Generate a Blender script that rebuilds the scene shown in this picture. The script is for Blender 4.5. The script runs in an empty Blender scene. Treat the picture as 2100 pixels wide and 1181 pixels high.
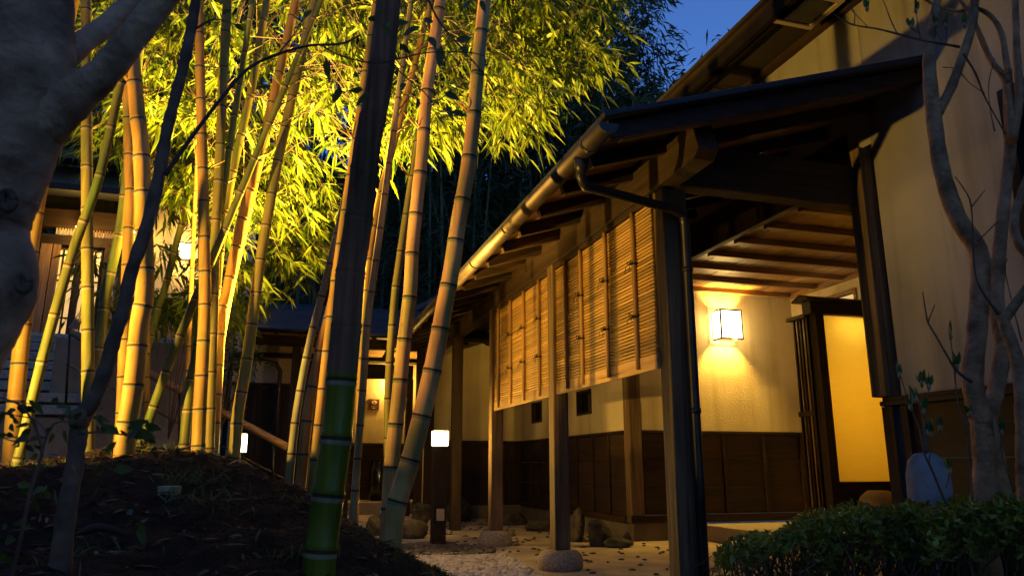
import bpy, math, random
import numpy as np
from mathutils import Vector, Matrix
random.seed(7); rng = np.random.default_rng(11)
R = math.radians
S = bpy.context.scene
COL = S.collection

# ------------------------------------------------------------------ camera
F, CX, CY, H = 1533.0, 1050.0, 590.5, 0.8
PITCH = math.atan2(365, F)
YAW = math.atan2(475, F*math.cos(PITCH) + 365*math.sin(PITCH))
FW = np.array([math.sin(YAW)*math.cos(PITCH), math.cos(YAW)*math.cos(PITCH), math.sin(PITCH)])
FH = np.array([math.sin(YAW), math.cos(YAW), 0.0])
RT = np.array([math.cos(YAW), -math.sin(YAW), 0.0])
UP = np.cross(RT, FW)
EYE = np.array([0, 0, H])
cam_d = bpy.data.cameras.new('camera'); cam = bpy.data.objects.new('camera', cam_d); COL.objects.link(cam)
cam.location = EYE
cam.rotation_euler = Vector(FW).to_track_quat('-Z', 'Y').to_euler()
cam_d.sensor_width = 36; cam_d.lens = F/2100*36
cam_d.clip_start = 0.05; cam_d.clip_end = 500
cam_d.dof.use_dof = True; cam_d.dof.focus_distance = 6.0; cam_d.dof.aperture_fstop = 7.0
S.camera = cam

def at(x, y, d):
    """world point seen at photo pixel x, y at horizontal distance d along the view"""
    r = FW + RT*(x-CX)/F - UP*(y-CY)/F
    return EYE + r*(d/float(r @ FH))
def on(x, y, ax, v):
    r = FW + RT*(x-CX)/F - UP*(y-CY)/F
    return EYE + r*((v-EYE[ax])/r[ax])

# ------------------------------------------------------------------ sky, light, exposure
W = bpy.data.worlds.new('World'); S.world = W; W.use_nodes = True
nt = W.node_tree
bg = nt.nodes['Background']
sky = nt.nodes.new('ShaderNodeTexSky'); sky.sky_type = 'NISHITA'; sky.sun_disc = False
sky.sun_elevation = R(38.0); sky.sun_rotation = R(200); sky.air_density = 1.0; sky.dust_density = 0.3; sky.ozone_density = 4.0
tint = nt.nodes.new('ShaderNodeMix'); tint.data_type = 'RGBA'; tint.blend_type = 'MULTIPLY'
tint.inputs[0].default_value = 1.0; tint.inputs[7].default_value = (0.46, 0.70, 1.12, 1)
nt.links.new(sky.outputs[0], tint.inputs[6]); nt.links.new(tint.outputs[2], bg.inputs['Color'])
bg.inputs['Strength'].default_value = 0.15
sun_d = bpy.data.lights.new('sun', 'SUN'); sun = bpy.data.objects.new('sun', sun_d); COL.objects.link(sun)
sun_d.energy = 0.006; sun_d.angle = R(20); sun_d.color = (0.7, 0.8, 1.0)
sun.rotation_euler = (R(80), 0, R(-20))
S.view_settings.view_transform = 'Standard'; S.view_settings.look = 'None'
S.view_settings.exposure = 0.0; S.view_settings.gamma = 1.0
S.render.engine = 'CYCLES'
S.cycles.use_denoising = True; S.cycles.use_adaptive_sampling = True; S.cycles.adaptive_threshold = 0.025
S.cycles.max_bounces = 5; S.cycles.diffuse_bounces = 3; S.cycles.glossy_bounces = 2; S.cycles.transmission_bounces = 4; S.cycles.transparent_max_bounces = 6
S.cycles.caustics_reflective = False; S.cycles.caustics_refractive = False
S.cycles.sample_clamp_indirect = 6.0
WARM = (1.0, 0.58, 0.10)

# ------------------------------------------------------------------ materials
MATS = {}
def new_mat(name):
    m = bpy.data.materials.new(name); m.use_nodes = True; MATS[name] = m
    n = m.node_tree.nodes; return m, n, m.node_tree.links, n['Principled BSDF']
def noise_col(n, l, vec, scale, detail, c0, c1, p0=0.3, p1=0.7):
    t = n.new('ShaderNodeTexNoise'); t.inputs['Scale'].default_value = scale; t.inputs['Detail'].default_value = detail
    l.new(vec, t.inputs['Vector'])
    r = n.new('ShaderNodeValToRGB'); r.color_ramp.elements[0].position = p0; r.color_ramp.elements[1].position = p1
    r.color_ramp.elements[0].color = (*c0, 1); r.color_ramp.elements[1].color = (*c1, 1)
    l.new(t.outputs['Fac'], r.inputs['Fac']); return t, r
def coords(n, l, scale=(1, 1, 1)):
    tc = n.new('ShaderNodeTexCoord'); mp = n.new('ShaderNodeMapping'); mp.inputs['Scale'].default_value = scale
    l.new(tc.outputs['Object'], mp.inputs['Vector'])
    oi = n.new('ShaderNodeObjectInfo')
    ad = n.new('ShaderNodeVectorMath'); ad.operation = 'ADD'
    sc = n.new('ShaderNodeVectorMath'); sc.operation = 'SCALE'; sc.inputs['Scale'].default_value = 37.0
    cb = n.new('ShaderNodeCombineXYZ')
    for i in range(3): l.new(oi.outputs['Random'], cb.inputs[i])
    l.new(cb.outputs[0], sc.inputs[0]); l.new(mp.outputs[0], ad.inputs[0]); l.new(sc.outputs[0], ad.inputs[1])
    return ad.outputs[0], oi
def vary(n, l, col, oi, amt):
    mr = n.new('ShaderNodeMapRange'); mr.inputs['To Min'].default_value = 1-amt; mr.inputs['To Max'].default_value = 1+amt
    l.new(oi.outputs['Random'], mr.inputs['Value'])
    hs = n.new('ShaderNodeHueSaturation'); l.new(mr.outputs[0], hs.inputs['Value']); l.new(col, hs.inputs['Color'])
    return hs.outputs[0]
def bump(n, l, p, fac, strength, dist=0.01):
    b = n.new('ShaderNodeBump'); b.inputs['Strength'].default_value = strength; b.inputs['Distance'].default_value = dist
    l.new(fac, b.inputs['Height']); l.new(b.outputs[0], p.inputs['Normal'])
def wood(name, c0, c1, axis, rough=0.6, bmp=0.35, amt=0.2):
    m, n, l, p = new_mat(name)
    sc = [34, 34, 34]; sc[axis] = 1.6
    v, oi = coords(n, l, sc)
    t, r = noise_col(n, l, v, 1.0, 7, c0, c1, 0.28, 0.72)
    sc2 = [5, 5, 5]; sc2[axis] = 0.7
    v2, _ = coords(n, l, sc2)
    t2, r2 = noise_col(n, l, v2, 1.0, 4, (0.55, 0.55, 0.55), (1.25, 1.2, 1.15), 0.3, 0.75)
    mx = n.new('ShaderNodeMix'); mx.data_type = 'RGBA'; mx.blend_type = 'MULTIPLY'; mx.inputs[0].default_value = 1
    l.new(r.outputs[0], mx.inputs[6]); l.new(r2.outputs[0], mx.inputs[7])
    sc3 = [75, 75, 75]; sc3[axis] = 1.1
    v3, _ = coords(n, l, sc3); t3, r3 = noise_col(n, l, v3, 1.0, 3, (.25, .22, .2), (1, 1, 1), .31, .37)
    m3 = n.new('ShaderNodeMix'); m3.data_type = 'RGBA'; m3.blend_type = 'MULTIPLY'; m3.inputs[0].default_value = .85
    l.new(mx.outputs[2], m3.inputs[6]); l.new(r3.outputs[0], m3.inputs[7])
    l.new(vary(n, l, m3.outputs[2], oi, amt), p.inputs['Base Color'])
    p.inputs['Roughness'].default_value = rough; p.inputs['Specular IOR Level'].default_value = 0.3
    bump(n, l, p, t.outputs['Fac'], bmp, 0.004)
    return m
def simple(name, c0, c1, scale=8, detail=5, rough=0.8, bmp=0.3, dist=0.01, spec=0.3, metal=0, amt=0.12, bscale=None, streak=0):
    m, n, l, p = new_mat(name)
    v, oi = coords(n, l)
    t, r = noise_col(n, l, v, scale, detail, c0, c1)
    colour = r.outputs[0]
    if streak:   # rain streaks and grime with a shape of their own
        v5, _ = coords(n, l, (7, 7, .55)); t5, r5 = noise_col(n, l, v5, 1.0, 5, (.62, .59, .55), (1, 1, 1), .30, .50)
        m5 = n.new('ShaderNodeMix'); m5.data_type = 'RGBA'; m5.blend_type = 'MULTIPLY'; m5.inputs[0].default_value = .75*streak
        l.new(colour, m5.inputs[6]); l.new(r5.outputs[0], m5.inputs[7]); colour = m5.outputs[2]
    l.new(vary(n, l, colour, oi, amt), p.inputs['Base Color'])
    p.inputs['Roughness'].default_value = rough; p.inputs['Specular IOR Level'].default_value = spec; p.inputs['Metallic'].default_value = metal
    if bmp:
        t2 = t
        if bscale:
            t2 = n.new('ShaderNodeTexNoise'); t2.inputs['Scale'].default_value = bscale; t2.inputs['Detail'].default_value = 6; l.new(v, t2.inputs['Vector'])
        bump(n, l, p, t2.outputs['Fac'], bmp, dist)
    return m
def emit(name, col, strength):
    m, n, l, p = new_mat(name)
    p.inputs['Base Color'].default_value = (0.8, 0.75, 0.65, 1)
    p.inputs['Emission Color'].default_value = (*col, 1); p.inputs['Emission Strength'].default_value = strength
    return m
def paper(name, col, strength, clear):
    m = emit(name, col, strength); n = m.node_tree.nodes; l = m.node_tree.links
    tr = n.new('ShaderNodeBsdfTransparent'); mx = n.new('ShaderNodeMixShader'); mx.inputs[0].default_value = clear
    l.new(n['Principled BSDF'].outputs[0], mx.inputs[1]); l.new(tr.outputs[0], mx.inputs[2]); l.new(mx.outputs[0], n['Material Output'].inputs['Surface'])
    return m
def leaf_mat(name, c0, c1, trans=0.5, rough=0.45, scale=3.0):
    m, n, l, p = new_mat(name)
    v, oi = coords(n, l)
    t, r = noise_col(n, l, v, scale, 3, c0, c1, 0.35, 0.65)
    p.inputs['Roughness'].default_value = rough; p.inputs['Specular IOR Level'].default_value = 0.35
    l.new(r.outputs[0], p.inputs['Base Color'])
    tr = n.new('ShaderNodeBsdfTranslucent'); l.new(r.outputs[0], tr.inputs['Color'])
    mx = n.new('ShaderNodeMixShader'); mx.inputs[0].default_value = trans
    l.new(p.outputs[0], mx.inputs[1]); l.new(tr.outputs[0], mx.inputs[2]); l.new(mx.outputs[0], n['Material Output'].inputs['Surface'])
    return m

for ax, nm in enumerate('xyz'):
    wood('timber_'+nm, (0.020, 0.011, 0.005), (0.058, 0.033, 0.015), ax, 0.7)
    wood('dark_'+nm, (0.016, 0.008, 0.004), (0.045, 0.022, 0.011), ax, 0.72, 0.3)
    wood('ceil_'+nm, (0.15, 0.080, 0.030), (0.34, 0.20, 0.085), ax, 0.5)
wood('grey_z', (0.06, 0.038, 0.02), (0.22, 0.15, 0.08), 2, 0.75, 0.6)
wood('rod_y', (0.37, 0.215, 0.055), (0.55, 0.345, 0.10), 1, 0.5, 0.15, 0.25)
wood('rod_z', (0.22, 0.12, 0.04), (0.40, 0.24, 0.085), 2, 0.42, 0.15)
wood('plank_y', (0.34, 0.21, 0.08), (0.52, 0.34, 0.14), 1, 0.5, 0.15)
wood('rail_x', (0.20, 0.115, 0.05), (0.36, 0.22, 0.10), 0, 0.4, 0.15)
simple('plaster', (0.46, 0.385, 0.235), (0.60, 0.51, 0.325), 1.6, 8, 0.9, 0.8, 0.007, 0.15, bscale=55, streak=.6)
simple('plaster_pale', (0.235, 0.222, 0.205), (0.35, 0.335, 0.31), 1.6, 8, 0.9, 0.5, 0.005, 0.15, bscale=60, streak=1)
simple('concrete', (0.15, 0.12, 0.085), (0.27, 0.22, 0.16), 2.5, 7, 0.85, 0.35, 0.006, bscale=35, streak=1)
simple('path_concrete', (0.25, 0.195, 0.125), (0.50, 0.41, 0.28), 2.6, 9, 0.88, 0.9, 0.006, bscale=75)
simple('foundation_concrete', (0.10, 0.08, 0.055), (0.17, 0.14, 0.10), 3, 6, 0.9, 0.4, 0.006, bscale=40)
simple('exposed_stone', (0.20, 0.17, 0.13), (0.42, 0.36, 0.28), 55, 4, 0.85, 0.6, 0.006)
simple('granite', (0.16, 0.13, 0.095), (0.40, 0.33, 0.24), 60, 4, 0.85, 0.7, 0.006)
simple('rock', (0.014, 0.012, 0.009), (0.085, 0.072, 0.05), 9, 9, 0.8, 1.0, 0.03, bscale=16)
simple('pebble_dark', (0.03, 0.027, 0.024), (0.10, 0.09, 0.08), 14, 4, 0.6, 0.2, 0.003, amt=0.35)
simple('gravel_white', (0.38, 0.33, 0.27), (0.62, 0.56, 0.47), 9, 4, 0.75, 0.3, 0.003)
simple('soil', (0.007, 0.0045, 0.003), (0.030, 0.018, 0.010), 9, 9, 0.95, 1.0, 0.03, 0.1, bscale=26)
simple('litter', (0.012, 0.007, 0.004), (0.05, 0.03, 0.017), 4, 3, 0.9, 0.2)
simple('dry_leaf', (0.035, 0.02, 0.01), (0.17, 0.105, 0.05), 6, 3, 0.9, 0.2)
simple('metal_dark', (0.012, 0.011, 0.011), (0.028, 0.026, 0.025), 6, 4, 0.38, 0.05, 0.002, 0.5, 0.3)
simple('gutter_metal', (0.10, 0.075, 0.053), (0.18, 0.14, 0.10), 5, 6, 0.5, 0.06, 0.002, 0.5, 0.75)
simple('roof_metal', (0.011, 0.011, 0.013), (0.028, 0.028, 0.032), 3, 5, 0.6, 0.15, 0.004, 0.4)
simple('eave_dark', (0.009, 0.007, 0.005), (0.018, 0.013, 0.009), 3, 4, 0.95, 0.1, 0.002, 0.05)
simple('soffit_board', (0.028, 0.020, 0.013), (0.042, 0.031, 0.02), 2, 5, 0.85, 0.1, 0.002)
simple('frame_pale', (0.34, 0.28, 0.20), (0.42, 0.35, 0.26), 4, 3, 0.6, 0.05)
simple('twine', (0.006, 0.005, 0.004), (0.02, 0.016, 0.012), 40, 3, 0.9, 0.3)
simple('glaze_black', (0.008, 0.008, 0.008), (0.02, 0.019, 0.018), 4, 3, 0.12, 0.03, 0.002, 0.6)
simple('jar_grey', (0.13, 0.13, 0.14), (0.27, 0.265, 0.275), 9, 7, 0.7, 0.5, 0.006, bscale=30)
simple('jar_tan', (0.26, 0.19, 0.11), (0.38, 0.29, 0.18), 4, 5, 0.5, 0.1, 0.003)
simple('bark_pale', (0.13, 0.064, 0.028), (0.50, 0.28, 0.135), 11, 10, 0.85, 0.9, 0.012, bscale=45)
simple('bark_big', (0.15, 0.075, 0.038), (0.62, 0.37, 0.21), 9, 10, 0.85, 1.0, 0.012, bscale=30)
simple('bark_dark', (0.06, 0.033, 0.020), (0.24, 0.14, 0.085), 14, 9, 0.85, 0.7, 0.008, bscale=40)
simple('twig', (0.05, 0.035, 0.022), (0.13, 0.09, 0.055), 12, 4, 0.8, 0.3)
simple('window_dark', (0.006, 0.006, 0.007), (0.012, 0.012, 0.013), 2, 2, 0.12, 0, 0.01, 0.5)
simple('sign_brown', (0.07, 0.018, 0.012), (0.09, 0.024, 0.016), 3, 2, 0.6, 0)
simple('sign_white', (0.66, 0.6, 0.5), (0.7, 0.64, 0.54), 3, 2, 0.6, 0)
leaf_mat('leaf_bamboo', (0.045, 0.105, 0.005), (0.20, 0.245, 0.012), 0.45, 0.5, 7.0)
leaf_mat('leaf_broad', (0.04, 0.085, 0.016), (0.085, 0.14, 0.03), 0.4)
leaf_mat('leaf_hedge', (0.10, 0.125, 0.013), (0.22, 0.25, 0.03), 0.25, 0.35, 9)
leaf_mat('leaf_bud', (0.05, 0.11, 0.025), (0.09, 0.17, 0.04), 0.35)
leaf_mat('leaf_forest', (0.016, 0.028, 0.007), (0.045, 0.06, 0.014), 0.35, 0.7, 0.4)
leaf_mat('leaf_moss', (0.018, 0.035, 0.008), (0.05, 0.08, 0.018), 0.3, 0.6)
leaf_mat('leaf_grass', (0.05, 0.085, 0.02), (0.10, 0.15, 0.04), 0.4)
leaf_mat('bud_scale', (0.26, 0.19, 0.10), (0.36, 0.27, 0.15), 0.3)
paper('lantern_paper', (1.0, 0.80, 0.42), 9.0, .28)
paper('bollard_glow', (1.0, 0.84, 0.50), 5.0, .35)
emit('flood_glow', (1.0, 0.80, 0.42), 14.0)
emit('bulb_glow', (1.0, 0.75, 0.4), 25.0)
emit('door_paper', (1.0, 0.56, 0.10), 0.75)
emit('room_glow', (1.0, 0.66, 0.30), 0.30)
# washi panel of the wing screen: light passes through it
m, n, l, p = new_mat('washi')
p.inputs['Base Color'].default_value = (0.80, 0.62, 0.30, 1); p.inputs['Roughness'].default_value = 0.8
v, oi = coords(n, l, (3, 3, 60)); t, r = noise_col(n, l, v, 3, 4, (0.88, 0.74, 0.26), (0.95, 0.81, 0.32))
tr = n.new('ShaderNodeBsdfTranslucent'); l.new(r.outputs[0], tr.inputs['Color']); l.new(r.outputs[0], p.inputs['Base Color'])
mx = n.new('ShaderNodeMixShader'); mx.inputs[0].default_value = 0.9
l.new(p.outputs[0], mx.inputs[1]); l.new(tr.outputs[0], mx.inputs[2]); l.new(mx.outputs[0], n['Material Output'].inputs['Surface'])

def bamboo_mat(name, c0, c1, rough=0.38):
    m, n, l, p = new_mat(name)
    v, oi = coords(n, l, (40, 40, 1.2))
    t, r = noise_col(n, l, v, 1.0, 6, c0, c1, 0.3, 0.7)
    v2, _ = coords(n, l, (3, 3, 1.5))
    t2, r2 = noise_col(n, l, v2, 1.6, 6, (0.62, 0.60, 0.55), (1.12, 1.12, 1.1), 0.35, 0.65)
    mx = n.new('ShaderNodeMix'); mx.data_type = 'RGBA'; mx.blend_type = 'MULTIPLY'; mx.inputs[0].default_value = 1
    l.new(r.outputs[0], mx.inputs[6]); l.new(r2.outputs[0], mx.inputs[7])
    v3, _ = coords(n, l, (9, 9, 2.2)); t3, r3 = noise_col(n, l, v3, 1.0, 5, (1, 1, 1), (.55, .82, .62), .48, .66)
    v4, _ = coords(n, l, (70, 70, 22)); t4, r4 = noise_col(n, l, v4, 1.0, 3, (.6, .55, .5), (1, 1, 1), .25, .34)
    m3 = n.new('ShaderNodeMix'); m3.data_type = 'RGBA'; m3.blend_type = 'MULTIPLY'; m3.inputs[0].default_value = 1
    m4 = n.new('ShaderNodeMix'); m4.data_type = 'RGBA'; m4.blend_type = 'MULTIPLY'; m4.inputs[0].default_value = 1
    l.new(mx.outputs[2], m3.inputs[6]); l.new(r3.outputs[0], m3.inputs[7]); l.new(m3.outputs[2], m4.inputs[6]); l.new(r4.outputs[0], m4.inputs[7])
    l.new(vary(n, l, m4.outputs[2], oi, 0.15), p.inputs['Base Color'])
    p.inputs['Roughness'].default_value = rough+.2; p.inputs['Specular IOR Level'].default_value = 0.25
    bump(n, l, p, t.outputs['Fac'], 0.15, 0.003)
    return m
bamboo_mat('culm_gold', (0.27, 0.145, 0.025), (0.40, 0.23, 0.048))
bamboo_mat('culm_olive', (0.15, 0.125, 0.024), (0.25, 0.20, 0.044))
bamboo_mat('culm_brown', (0.27, 0.130, 0.030), (0.42, 0.215, 0.055))
bamboo_mat('culm_brown_lit', (0.44, 0.225, 0.07), (0.64, 0.36, 0.125))  # brown bamboo with missing floodlight put into its colour as a brighter tone
bamboo_mat('culm_green', (0.085, 0.098, 0.016), (0.155, 0.155, 0.03))
bamboo_mat('culm_grey', (0.17, 0.145, 0.07), (0.28, 0.24, 0.13))
bamboo_mat('culm_young', (0.085, 0.105, 0.006), (0.15, 0.17, 0.012), 0.12)
bamboo_mat('sheath', (0.12, 0.046, 0.024), (0.34, 0.165, 0.09), 0.8)
bamboo_mat('culm_node', (0.05, 0.028, 0.012), (0.09, 0.05, 0.02), 0.7)
bamboo_mat('culm_bloom', (0.20, 0.165, 0.085), (0.30, 0.25, 0.14), 0.7)
bamboo_mat('culm_dark', (0.06, 0.06, 0.03), (0.12, 0.12, 0.06), 0.6)

# ------------------------------------------------------------------ mesh helpers
class MB:
    def __init__(s): s.v = []; s.f = []; s.m = []; s.sm = []
    def add(s, vs, fs, mi=0, smooth=False):
        o = len(s.v); s.v.extend([tuple(map(float, q)) for q in vs])
        for f in fs: s.f.append(tuple(i+o for i in f))
        s.m.extend([mi]*len(fs)); s.sm.extend([smooth]*len(fs)); return s
    def box(s, a, b, mi=0):
        (x0, y0, z0), (x1, y1, z1) = a, b
        x0, x1 = min(x0, x1), max(x0, x1); y0, y1 = min(y0, y1), max(y0, y1); z0, z1 = min(z0, z1), max(z0, z1)
        vs = [(x0,y0,z0),(x1,y0,z0),(x1,y1,z0),(x0,y1,z0),(x0,y0,z1),(x1,y0,z1),(x1,y1,z1),(x0,y1,z1)]
        return s.add(vs, [(3,2,1,0),(4,5,6,7),(0,1,5,4),(1,2,6,5),(2,3,7,6),(3,0,4,7)], mi)
    def obox(s, p0, p1, w, h, up=(0, 0, 1), mi=0):
        """bar from p0 to p1, w across, h along up (centred)"""
        p0 = np.array(p0, float); p1 = np.array(p1, float); d = p1-p0; d /= np.linalg.norm(d)
        side = np.cross(d, up); side /= np.linalg.norm(side); u = np.cross(side, d)
        vs = [p+side*a*w/2+u*b*h/2 for p in (p0, p1) for a, b in ((-1,-1),(1,-1),(1,1),(-1,1))]
        return s.add(vs, [(3,2,1,0),(4,5,6,7),(0,1,5,4),(1,2,6,5),(2,3,7,6),(3,0,4,7)], mi)
    def prism(s, prof, axis, a, b, mi=0):
        """closed 2-D profile (in the two other axes, cyclic order) extruded along axis"""
        k = len(prof); vs = []
        for q in (a, b):
            for u, w in prof:
                vs.append({0: (q, u, w), 1: (u, q, w), 2: (u, w, q)}[axis])
        fs = [(i, (i+1) % k, (i+1) % k+k, i+k) for i in range(k)] + [tuple(range(k))[::-1], tuple(range(k, 2*k))]
        return s.add(vs, fs, mi)
    def tube(s, pts, rad, seg=8, mi=0, cap=True, mats=None, smooth=True):
        pts = np.array(pts, float); n = len(pts)
        rad = np.broadcast_to(np.array(rad, float), (n,)) if np.ndim(rad) < 2 else rad
        tg = np.gradient(pts, axis=0); tg /= np.linalg.norm(tg, axis=1)[:, None]+1e-12
        ref = np.array([1.0, 0, 0]) if abs(tg[0][0]) < 0.8 else np.array([0, 1.0, 0])
        u = np.cross(tg[0], ref); u /= np.linalg.norm(u); vs = []
        ang = np.arange(seg)*2*math.pi/seg
        for i in range(n):
            u = u-tg[i]*(u @ tg[i]); u /= np.linalg.norm(u)+1e-12; w = np.cross(tg[i], u)
            vs.extend(pts[i]+(np.cos(ang)[:, None]*u+np.sin(ang)[:, None]*w)*rad[i])
        for i in range(n-1):
            fs = [(i*seg+j, i*seg+(j+1) % seg, (i+1)*seg+(j+1) % seg, (i+1)*seg+j) for j in range(seg)]
            if i == 0: o = len(s.v); s.v.extend([tuple(map(float, q)) for q in vs])
            for f in fs: s.f.append(tuple(k+o for k in f))
            s.m.extend([mats[i] if mats else mi]*seg); s.sm.extend([smooth]*seg)
        if cap:
            s.f.append(tuple(o+j for j in range(seg))[::-1]); s.f.append(tuple(o+(n-1)*seg+j for j in range(seg)))
            s.m.extend([mats[0] if mats else mi, mats[-1] if mats else mi]); s.sm.extend([False, False])
        return s
    def lathe(s, prof, c, seg=24, mi=0, jit=0.0):
        vs = []; k = len(prof)
        for r, z in prof:
            for j in range(seg):
                a = 2*math.pi*j/seg; q = 1+jit*math.sin(3*a+z*9)
                vs.append((c[0]+r*q*math.cos(a), c[1]+r*q*math.sin(a), c[2]+z))
        fs = [(i*seg+j, i*seg+(j+1) % seg, (i+1)*seg+(j+1) % seg, (i+1)*seg+j) for i in range(k-1) for j in range(seg)]
        s.add(vs, fs, mi, True)
        o = len(s.v)-len(vs)
        s.f.append(tuple(o+j for j in range(seg))[::-1]); s.f.append(tuple(o+(k-1)*seg+j for j in range(seg))); s.m += [mi, mi]; s.sm += [False, False]
        return s
    def leaves(s, P, D, L, Wd, mi=0, droop=0.25, up=None):
        """folded, drooping lance-shaped leaves: P base points, D directions, L lengths, Wd widths"""
        P = np.asarray(P, float); D = np.asarray(D, float); n = len(P)
        if n == 0: return s
        D = D/np.linalg.norm(D, axis=1)[:, None]; L = np.asarray(L, float)[:, None]; Wd = np.asarray(Wd, float)[:, None]
        rnd = rng.normal(size=(n, 3)) if up is None else np.broadcast_to(np.asarray(up, float), (n, 3))+rng.normal(size=(n, 3))*0.35
        side = np.cross(D, rnd); side /= np.linalg.norm(side, axis=1)[:, None]+1e-9; nor = np.cross(side, D)
        tt = [0, .28, .28, .28, .62, .62, .62, 1.0]; ss = [0, -.5, 0, .5, -.42, 0, .42, 0]; ff = [0, .12, -.05, .12, .12, -.05, .12, 0]
        V = np.stack([P+D*L*a+side*Wd*b+nor*Wd*c-np.array([0, 0, 1.0])*L*droop*a*a for a, b, c in zip(tt, ss, ff)], 1).reshape(-1, 3)
        o = len(s.v); s.v.extend(map(tuple, V.tolist()))
        for i in range(n):
            b = o+i*8
            s.f += [(b,b+1,b+2),(b,b+2,b+3),(b+1,b+4,b+5,b+2),(b+2,b+5,b+6,b+3),(b+4,b+7,b+5),(b+5,b+7,b+6)]
        s.m += [mi]*(6*n); s.sm += [True]*(6*n); return s
    def slips(s, P, D, L, Wd, mi=0):
        P = np.asarray(P, float); D = np.asarray(D, float); n = len(P)
        D = D/np.linalg.norm(D, axis=1)[:, None]; L = np.asarray(L, float)[:, None]; Wd = np.asarray(Wd, float)[:, None]
        side = np.cross(D, rng.normal(size=(n, 3))); side /= np.linalg.norm(side, axis=1)[:, None]+1e-9
        V = np.stack([P, P+D*L*.4-side*Wd*.5, P+D*L-np.array([0, 0, .2])*L, P+D*L*.4+side*Wd*.5], 1).reshape(-1, 3)
        o = len(s.v); s.v.extend(map(tuple, V.tolist()))
        s.f += [(o+i*4, o+i*4+1, o+i*4+2, o+i*4+3) for i in range(n)]; s.m += [mi]*n; s.sm += [False]*n; return s
    def blob(s, c, r, mi=0, rough=0.18, seed=0, seg=14, rings=9, flat=0.0):
        rg = np.random.default_rng(seed); ph = rg.uniform(0, 6.28, 6); vs = []
        for i in range(rings+1):
            th = math.pi*i/rings
            for j in range(seg):
                a = 2*math.pi*j/seg
                d = np.array([math.sin(th)*math.cos(a), math.sin(th)*math.sin(a), math.cos(th)])
                k = 1+rough*(math.sin(2.3*d[0]*2+ph[0])*.5+math.sin(3.1*d[1]*2+ph[1])*.5+math.sin(4*d[2]+5*d[0]+ph[2])*.35+math.sin(7*d[1]-4*d[2]+ph[3])*.2)
                q = d*k*np.array(r)
                if flat: q[2] = max(q[2], -flat*r[2])
                vs.append(np.array(c)+q)
        fs = [(i*seg+j, (i+1)*seg+j, (i+1)*seg+(j+1) % seg, i*seg+(j+1) % seg) for i in range(rings) for j in range(seg)]
        return s.add(vs, fs, mi, True)
    def crag(s, c, r, seed):
        rg = np.random.default_rng(seed+50); seg, rings = 22, 14
        N_ = rg.normal(size=(13, 3)); N_ /= np.linalg.norm(N_, axis=1)[:, None]; H_ = rg.uniform(.62, .98, 13); vs = []
        for i in range(rings+1):
            th = math.pi*i/rings
            for j in range(seg):
                a = 2*math.pi*j/seg+.1*i; d = np.array([math.sin(th)*math.cos(a), math.sin(th)*math.sin(a), math.cos(th)])
                q = N_ @ d; k = min([1.0]+[h/w for h, w in zip(H_, q) if w > .05]); k *= 1+.02*math.sin(17*d[0]+11*d[2]+seed)
                p = d*k*np.array(r); p[2] = max(p[2], -.62*r[2]); vs.append(np.array(c)+p)
        return s.add(vs, [(i*seg+j, (i+1)*seg+j, (i+1)*seg+(j+1) % seg, i*seg+(j+1) % seg) for i in range(rings) for j in range(seg)], 0, False)
    def build(s, name, mats, parent=None, bevel=0.0, kind=None, label=None):
        off = np.array(parent.location) if parent is not None and parent.parent is None else np.zeros(3)
        if parent is not None and parent.parent is not None: off = np.array(parent.parent.location)
        me = bpy.data.meshes.new(name)
        V = np.array(s.v, float)-off
        me.from_pydata(V.tolist(), [], s.f)
        for m in (mats if isinstance(mats, (list, tuple)) else [mats]): me.materials.append(MATS[m])
        me.polygons.foreach_set('material_index', s.m); me.polygons.foreach_set('use_smooth', s.sm); me.update()
        o = bpy.data.objects.new(name, me); COL.objects.link(o)
        if parent is not None: o.parent = parent
        if bevel:
            b = o.modifiers.new('bevel', 'BEVEL'); b.width = bevel; b.segments = 2; b.limit_method = 'ANGLE'; b.angle_limit = R(40)
        if kind: o['kind'] = kind
        if label: o['label'] = label
        return o
def tag(o, label, cat, group=None):
    o['label'] = label; o['category'] = cat
    if group: o['group'] = group
    return o
def thing(name, loc, label, cat, group=None):
    o = bpy.data.objects.new(name, None); COL.objects.link(o); o.location = loc; o.empty_display_size = 0.1
    return tag(o, label, cat, group)
def single(mb, name, mats, label, cat, group=None, bevel=0):
    V = np.array(mb.v); c = (V.min(0)+V.max(0))/2; c[2] = V[:, 2].min()
    me_v = V-c; mb.v = [tuple(q) for q in me_v]
    o = mb.build(name, mats, None, bevel); o.location = c
    return tag(o, label, cat, group)
def bx(name, a, b, mat, parent, bevel=0.004, label=None): return MB().box(a, b).build(name, mat, parent, bevel, None, label)
def spline(pts, n):
    P = np.array(pts, float)
    if len(P) < 3: t = np.linspace(0, 1, n)[:, None]; return P[0]*(1-t)+P[-1]*t
    P = np.vstack([2*P[0]-P[1], P, 2*P[-1]-P[-2]]); k = len(P)-3; out = []
    for q in np.linspace(0, k-1e-6, n):
        i = int(q); t = q-i; a, b, c, d = P[i:i+4]
        out.append(.5*((2*b)+(-a+c)*t+(2*a-5*b+4*c-d)*t*t+(-a+3*b-3*c+d)*t**3))
    return np.array(out)
def spot(name, loc, target, power, cone, blend, parent=None, size=0.05, col=WARM):
    d = bpy.data.lights.new(name, 'SPOT'); d.energy = power; d.color = col; d.spot_size = R(cone); d.spot_blend = blend; d.shadow_soft_size = size
    o = bpy.data.objects.new(name, d); COL.objects.link(o)
    base = np.array(parent.location) if parent is not None else np.zeros(3)
    o.location = np.array(loc)-base; o.rotation_euler = Vector(np.array(target)-np.array(loc)).to_track_quat('-Z', 'Y').to_euler()
    if parent is not None: o.parent = parent
    return o
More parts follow.
